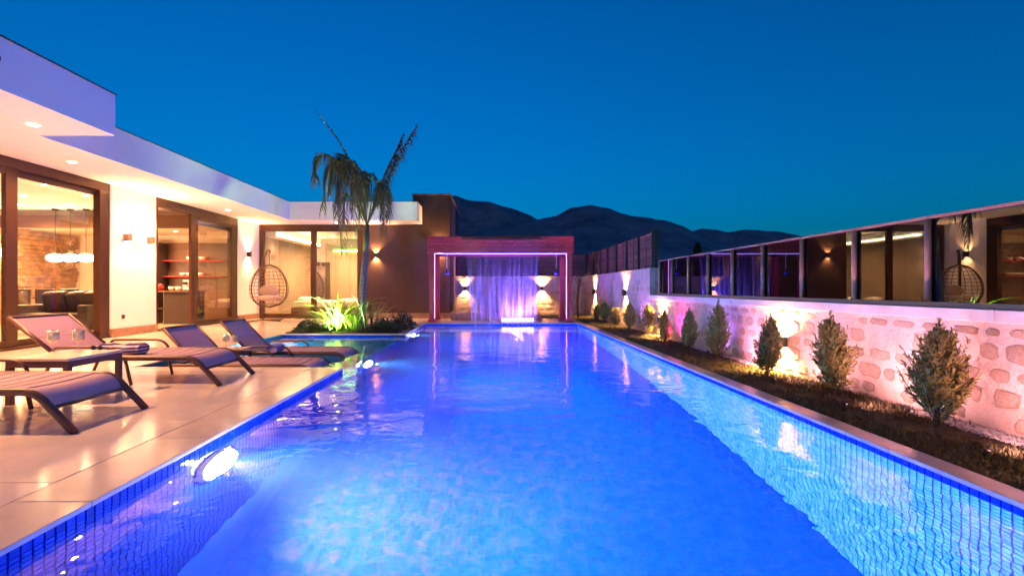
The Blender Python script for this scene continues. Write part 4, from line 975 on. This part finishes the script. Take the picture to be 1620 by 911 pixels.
def conifer(c, w, hh, label, seed, m, n=210):
    w = w*.66
    rs = random.Random(seed); t = thing('conifer_shrub', label, 'shrub', c, 'young conifers along the stone wall'); b = MB(); C_ = Vector(c)
    nb = int(n*1.7); stem = MB(); stem.tube([c, (c[0] + .01, c[1], c[2] + hh*.55), (c[0], c[1] + .01, c[2] + hh*.96)], .018, 6, r2=.003); 
    lean = [rs.uniform(-.05, .05), rs.uniform(-.05, .05)]
    for i in range(nb):
        s = rs.random()**.9; zb = hh*(.02 + .76*s); a = rs.uniform(0, 2*pi)
        prof = w*(.50 if s < .12 else .58*(1 - s)**.62 + .03)*(1 + .22*sin(2*a + seed) + .15*sin(5*a + 3*s*6))
        rr = prof*rs.uniform(.55, 1.05); L_ = rr + .05; up = rs.uniform(.9, 1.9)
        base = C_ + Vector((lean[0]*s, lean[1]*s, zb)); d = Vector((cos(a), sin(a), 0)); tip = base + d*rr + Vector((0, 0, up*L_*.75))
        mid = base.lerp(tip, .5) + d*rr*.12
        if i % 3 == 0: stem.tube([base, mid, tip], .005, 4, r2=.0015)
        for k in range(30):
            q = .3 + .72*k/30 + rs.uniform(0, .04); p = base.lerp(mid, q*2) if q < .5 else mid.lerp(tip, (q - .5)*2)
            dd = ((tip - base).normalized()*rs.uniform(.3, 1) + Vector((rs.gauss(0, .55), rs.gauss(0, .55), rs.gauss(.25, .45)))).normalized()
            l = rs.uniform(.018, .042)*(1.15 - .35*s); sd_ = dd.cross(Vector((rs.gauss(0, 1), rs.gauss(0, 1), rs.gauss(0, 1)))).normalized()*l*.14
            b.add([p - sd_*.6, p + dd*l*.6 - sd_, p + dd*l, p + dd*l*.6 + sd_, p + sd_*.6], [(0, 1, 2, 3, 4)])
    for k in range(70):                                                    # thin leader at the top
        q = .66 + .34*k/70; p = C_ + Vector((lean[0]*.7, lean[1]*.7, hh*q)); a = rs.uniform(0, 6.28); dd = Vector((cos(a)*.7, sin(a)*.7, .8)).normalized(); l = .09*(1.08 - q)*3.2*rs.uniform(.6, 1.1); sd_ = dd.cross(Vector((0, 0, 1))).normalized()*.004
        for j in range(3):
            p2 = p + dd*l*j/3; b.add([p2 - sd_, p2 + dd*l*.35 - sd_*1.4, p2 + dd*l*.5, p2 + sd_*1.4], [(0, 1, 2, 3)])
    b.build('foliage', m, t); stem.build('stems', M['bark'], t)
    return t
CN = [(1485, 3.36, .56, .80, 'largest conifer shrub, nearest the camera against the pink lit wall'), (1320, 4.40, .42, .80, 'slim conifer shrub, second nearest, right of the glowing low wall lamp'),
      (1213, 5.42, .36, .74, 'conifer shrub just left of the glowing low wall lamp, lit golden'), (1135, 6.65, .46, .86, 'tall conifer shrub with a thin leader in front of the low wall, fourth nearest'),
      (1090, 7.6, .42, .70, 'dark conifer shrub in front of the violet part of the low wall'), (1053, 8.7, .36, .62, 'red lit conifer shrub by the step of the stone wall'),
      (1024, 9.8, .50, .72, 'golden lit bushy conifer at the step of the stone wall'), (996, 11.1, .40, .72, 'dark conifer below the nearer lamp of the tall wall'),
      (974, 12.4, .38, .50, 'golden low conifer between the two lamps of the tall wall'), (956, 13.6, .50, .66, 'dark leafy conifer below the farther lamp of the tall wall'), (944, 14.6, .36, .5, 'small farthest conifer near the pergola')]
for i, (px, y, w, hh, lab) in enumerate(CN):
    conifer(((px - 778)/740*y if y > 3.4 else 3.2, y, -.02), w, hh, lab, i + 20, M['conifer_b'] if i in (2, 6, 8) else M['conifer'], 230 if i < 5 else 150)
# cordyline in the far corner
t = thing('cordyline', 'dark spiky topped plant on a stem against the back wall corner', 'plant', (2.95, 15.9, 0))
MB().tube([(2.95, 15.9, -.03), (2.93, 15.9, .6), (2.96, 15.9, 1.1)], .06, 8, r2=.045).build('stem', M['bark'], t, smooth=True)
pl = flax_leaf(1, .5, .03, (2.96, 15.9, 1.1)).build('leaf', M['palm'], t, origin=(2.96, 15.9, 1.1))
for i in range(26):
    o = pl if i == 0 else dup(pl, t); o.location = (.01, 0, 1.1 - .1*random.random()); o.rotation_euler = (0, random.uniform(.0, .9), random.uniform(0, 6.28)); o.scale = [random.uniform(.4, .65)]*3
# house plant behind the kitchen glass
t = thing('house_plant', 'bright green leafy plant low behind the kitchen glass', 'plant', (-8.25, 13.1, 0))
MB().lathe([(.0005, 0), (.12, 0), (.16, .22), (.145, .22), (.0005, .2)], (-8.25, 13.1, .005), 16).build('pot', M['dark_unit'], t, smooth=True)
pl = flax_leaf(1, .7, .05, (-8.25, 13.1, .2)).build('leaf', M['flax'], t, origin=(-8.25, 13.1, .2))
for i in range(24):
    o = pl if i == 0 else dup(pl, t); o.rotation_euler = (0, random.uniform(.0, .6), random.uniform(0, 6.28)); o.scale = [random.uniform(.22, .42)]*3
# distant cypress
t = thing('cypress_tree', 'small dark distant tree poking above the glass screen', 'tree', (26.4, 60, 0)); b = MB()
for i in range(2600):
    s = random.random()**.8; a = random.uniform(0, 6.28); r_ = (.95*(1 - s)**.7 + .05)*random.uniform(.6, 1.1); p = Vector((26.4 + r_*cos(a), 60 + r_*sin(a), .6 + 6*s)); d = Vector((cos(a), sin(a), 1.2)).normalized(); u = d.cross(Vector((random.gauss(0,1), random.gauss(0,1), 0.3))).normalized()
    b.add([p, p + d*.14 + u*.06, p + d*.34, p + d*.14 - u*.06], [(0, 1, 2, 3)])
b.build('crown', M['bush'], t); MB().tube([(26.4, 60, -.2), (26.4, 60, 5)], .12, 6, r2=.03).build('trunk', M['bark'], t)
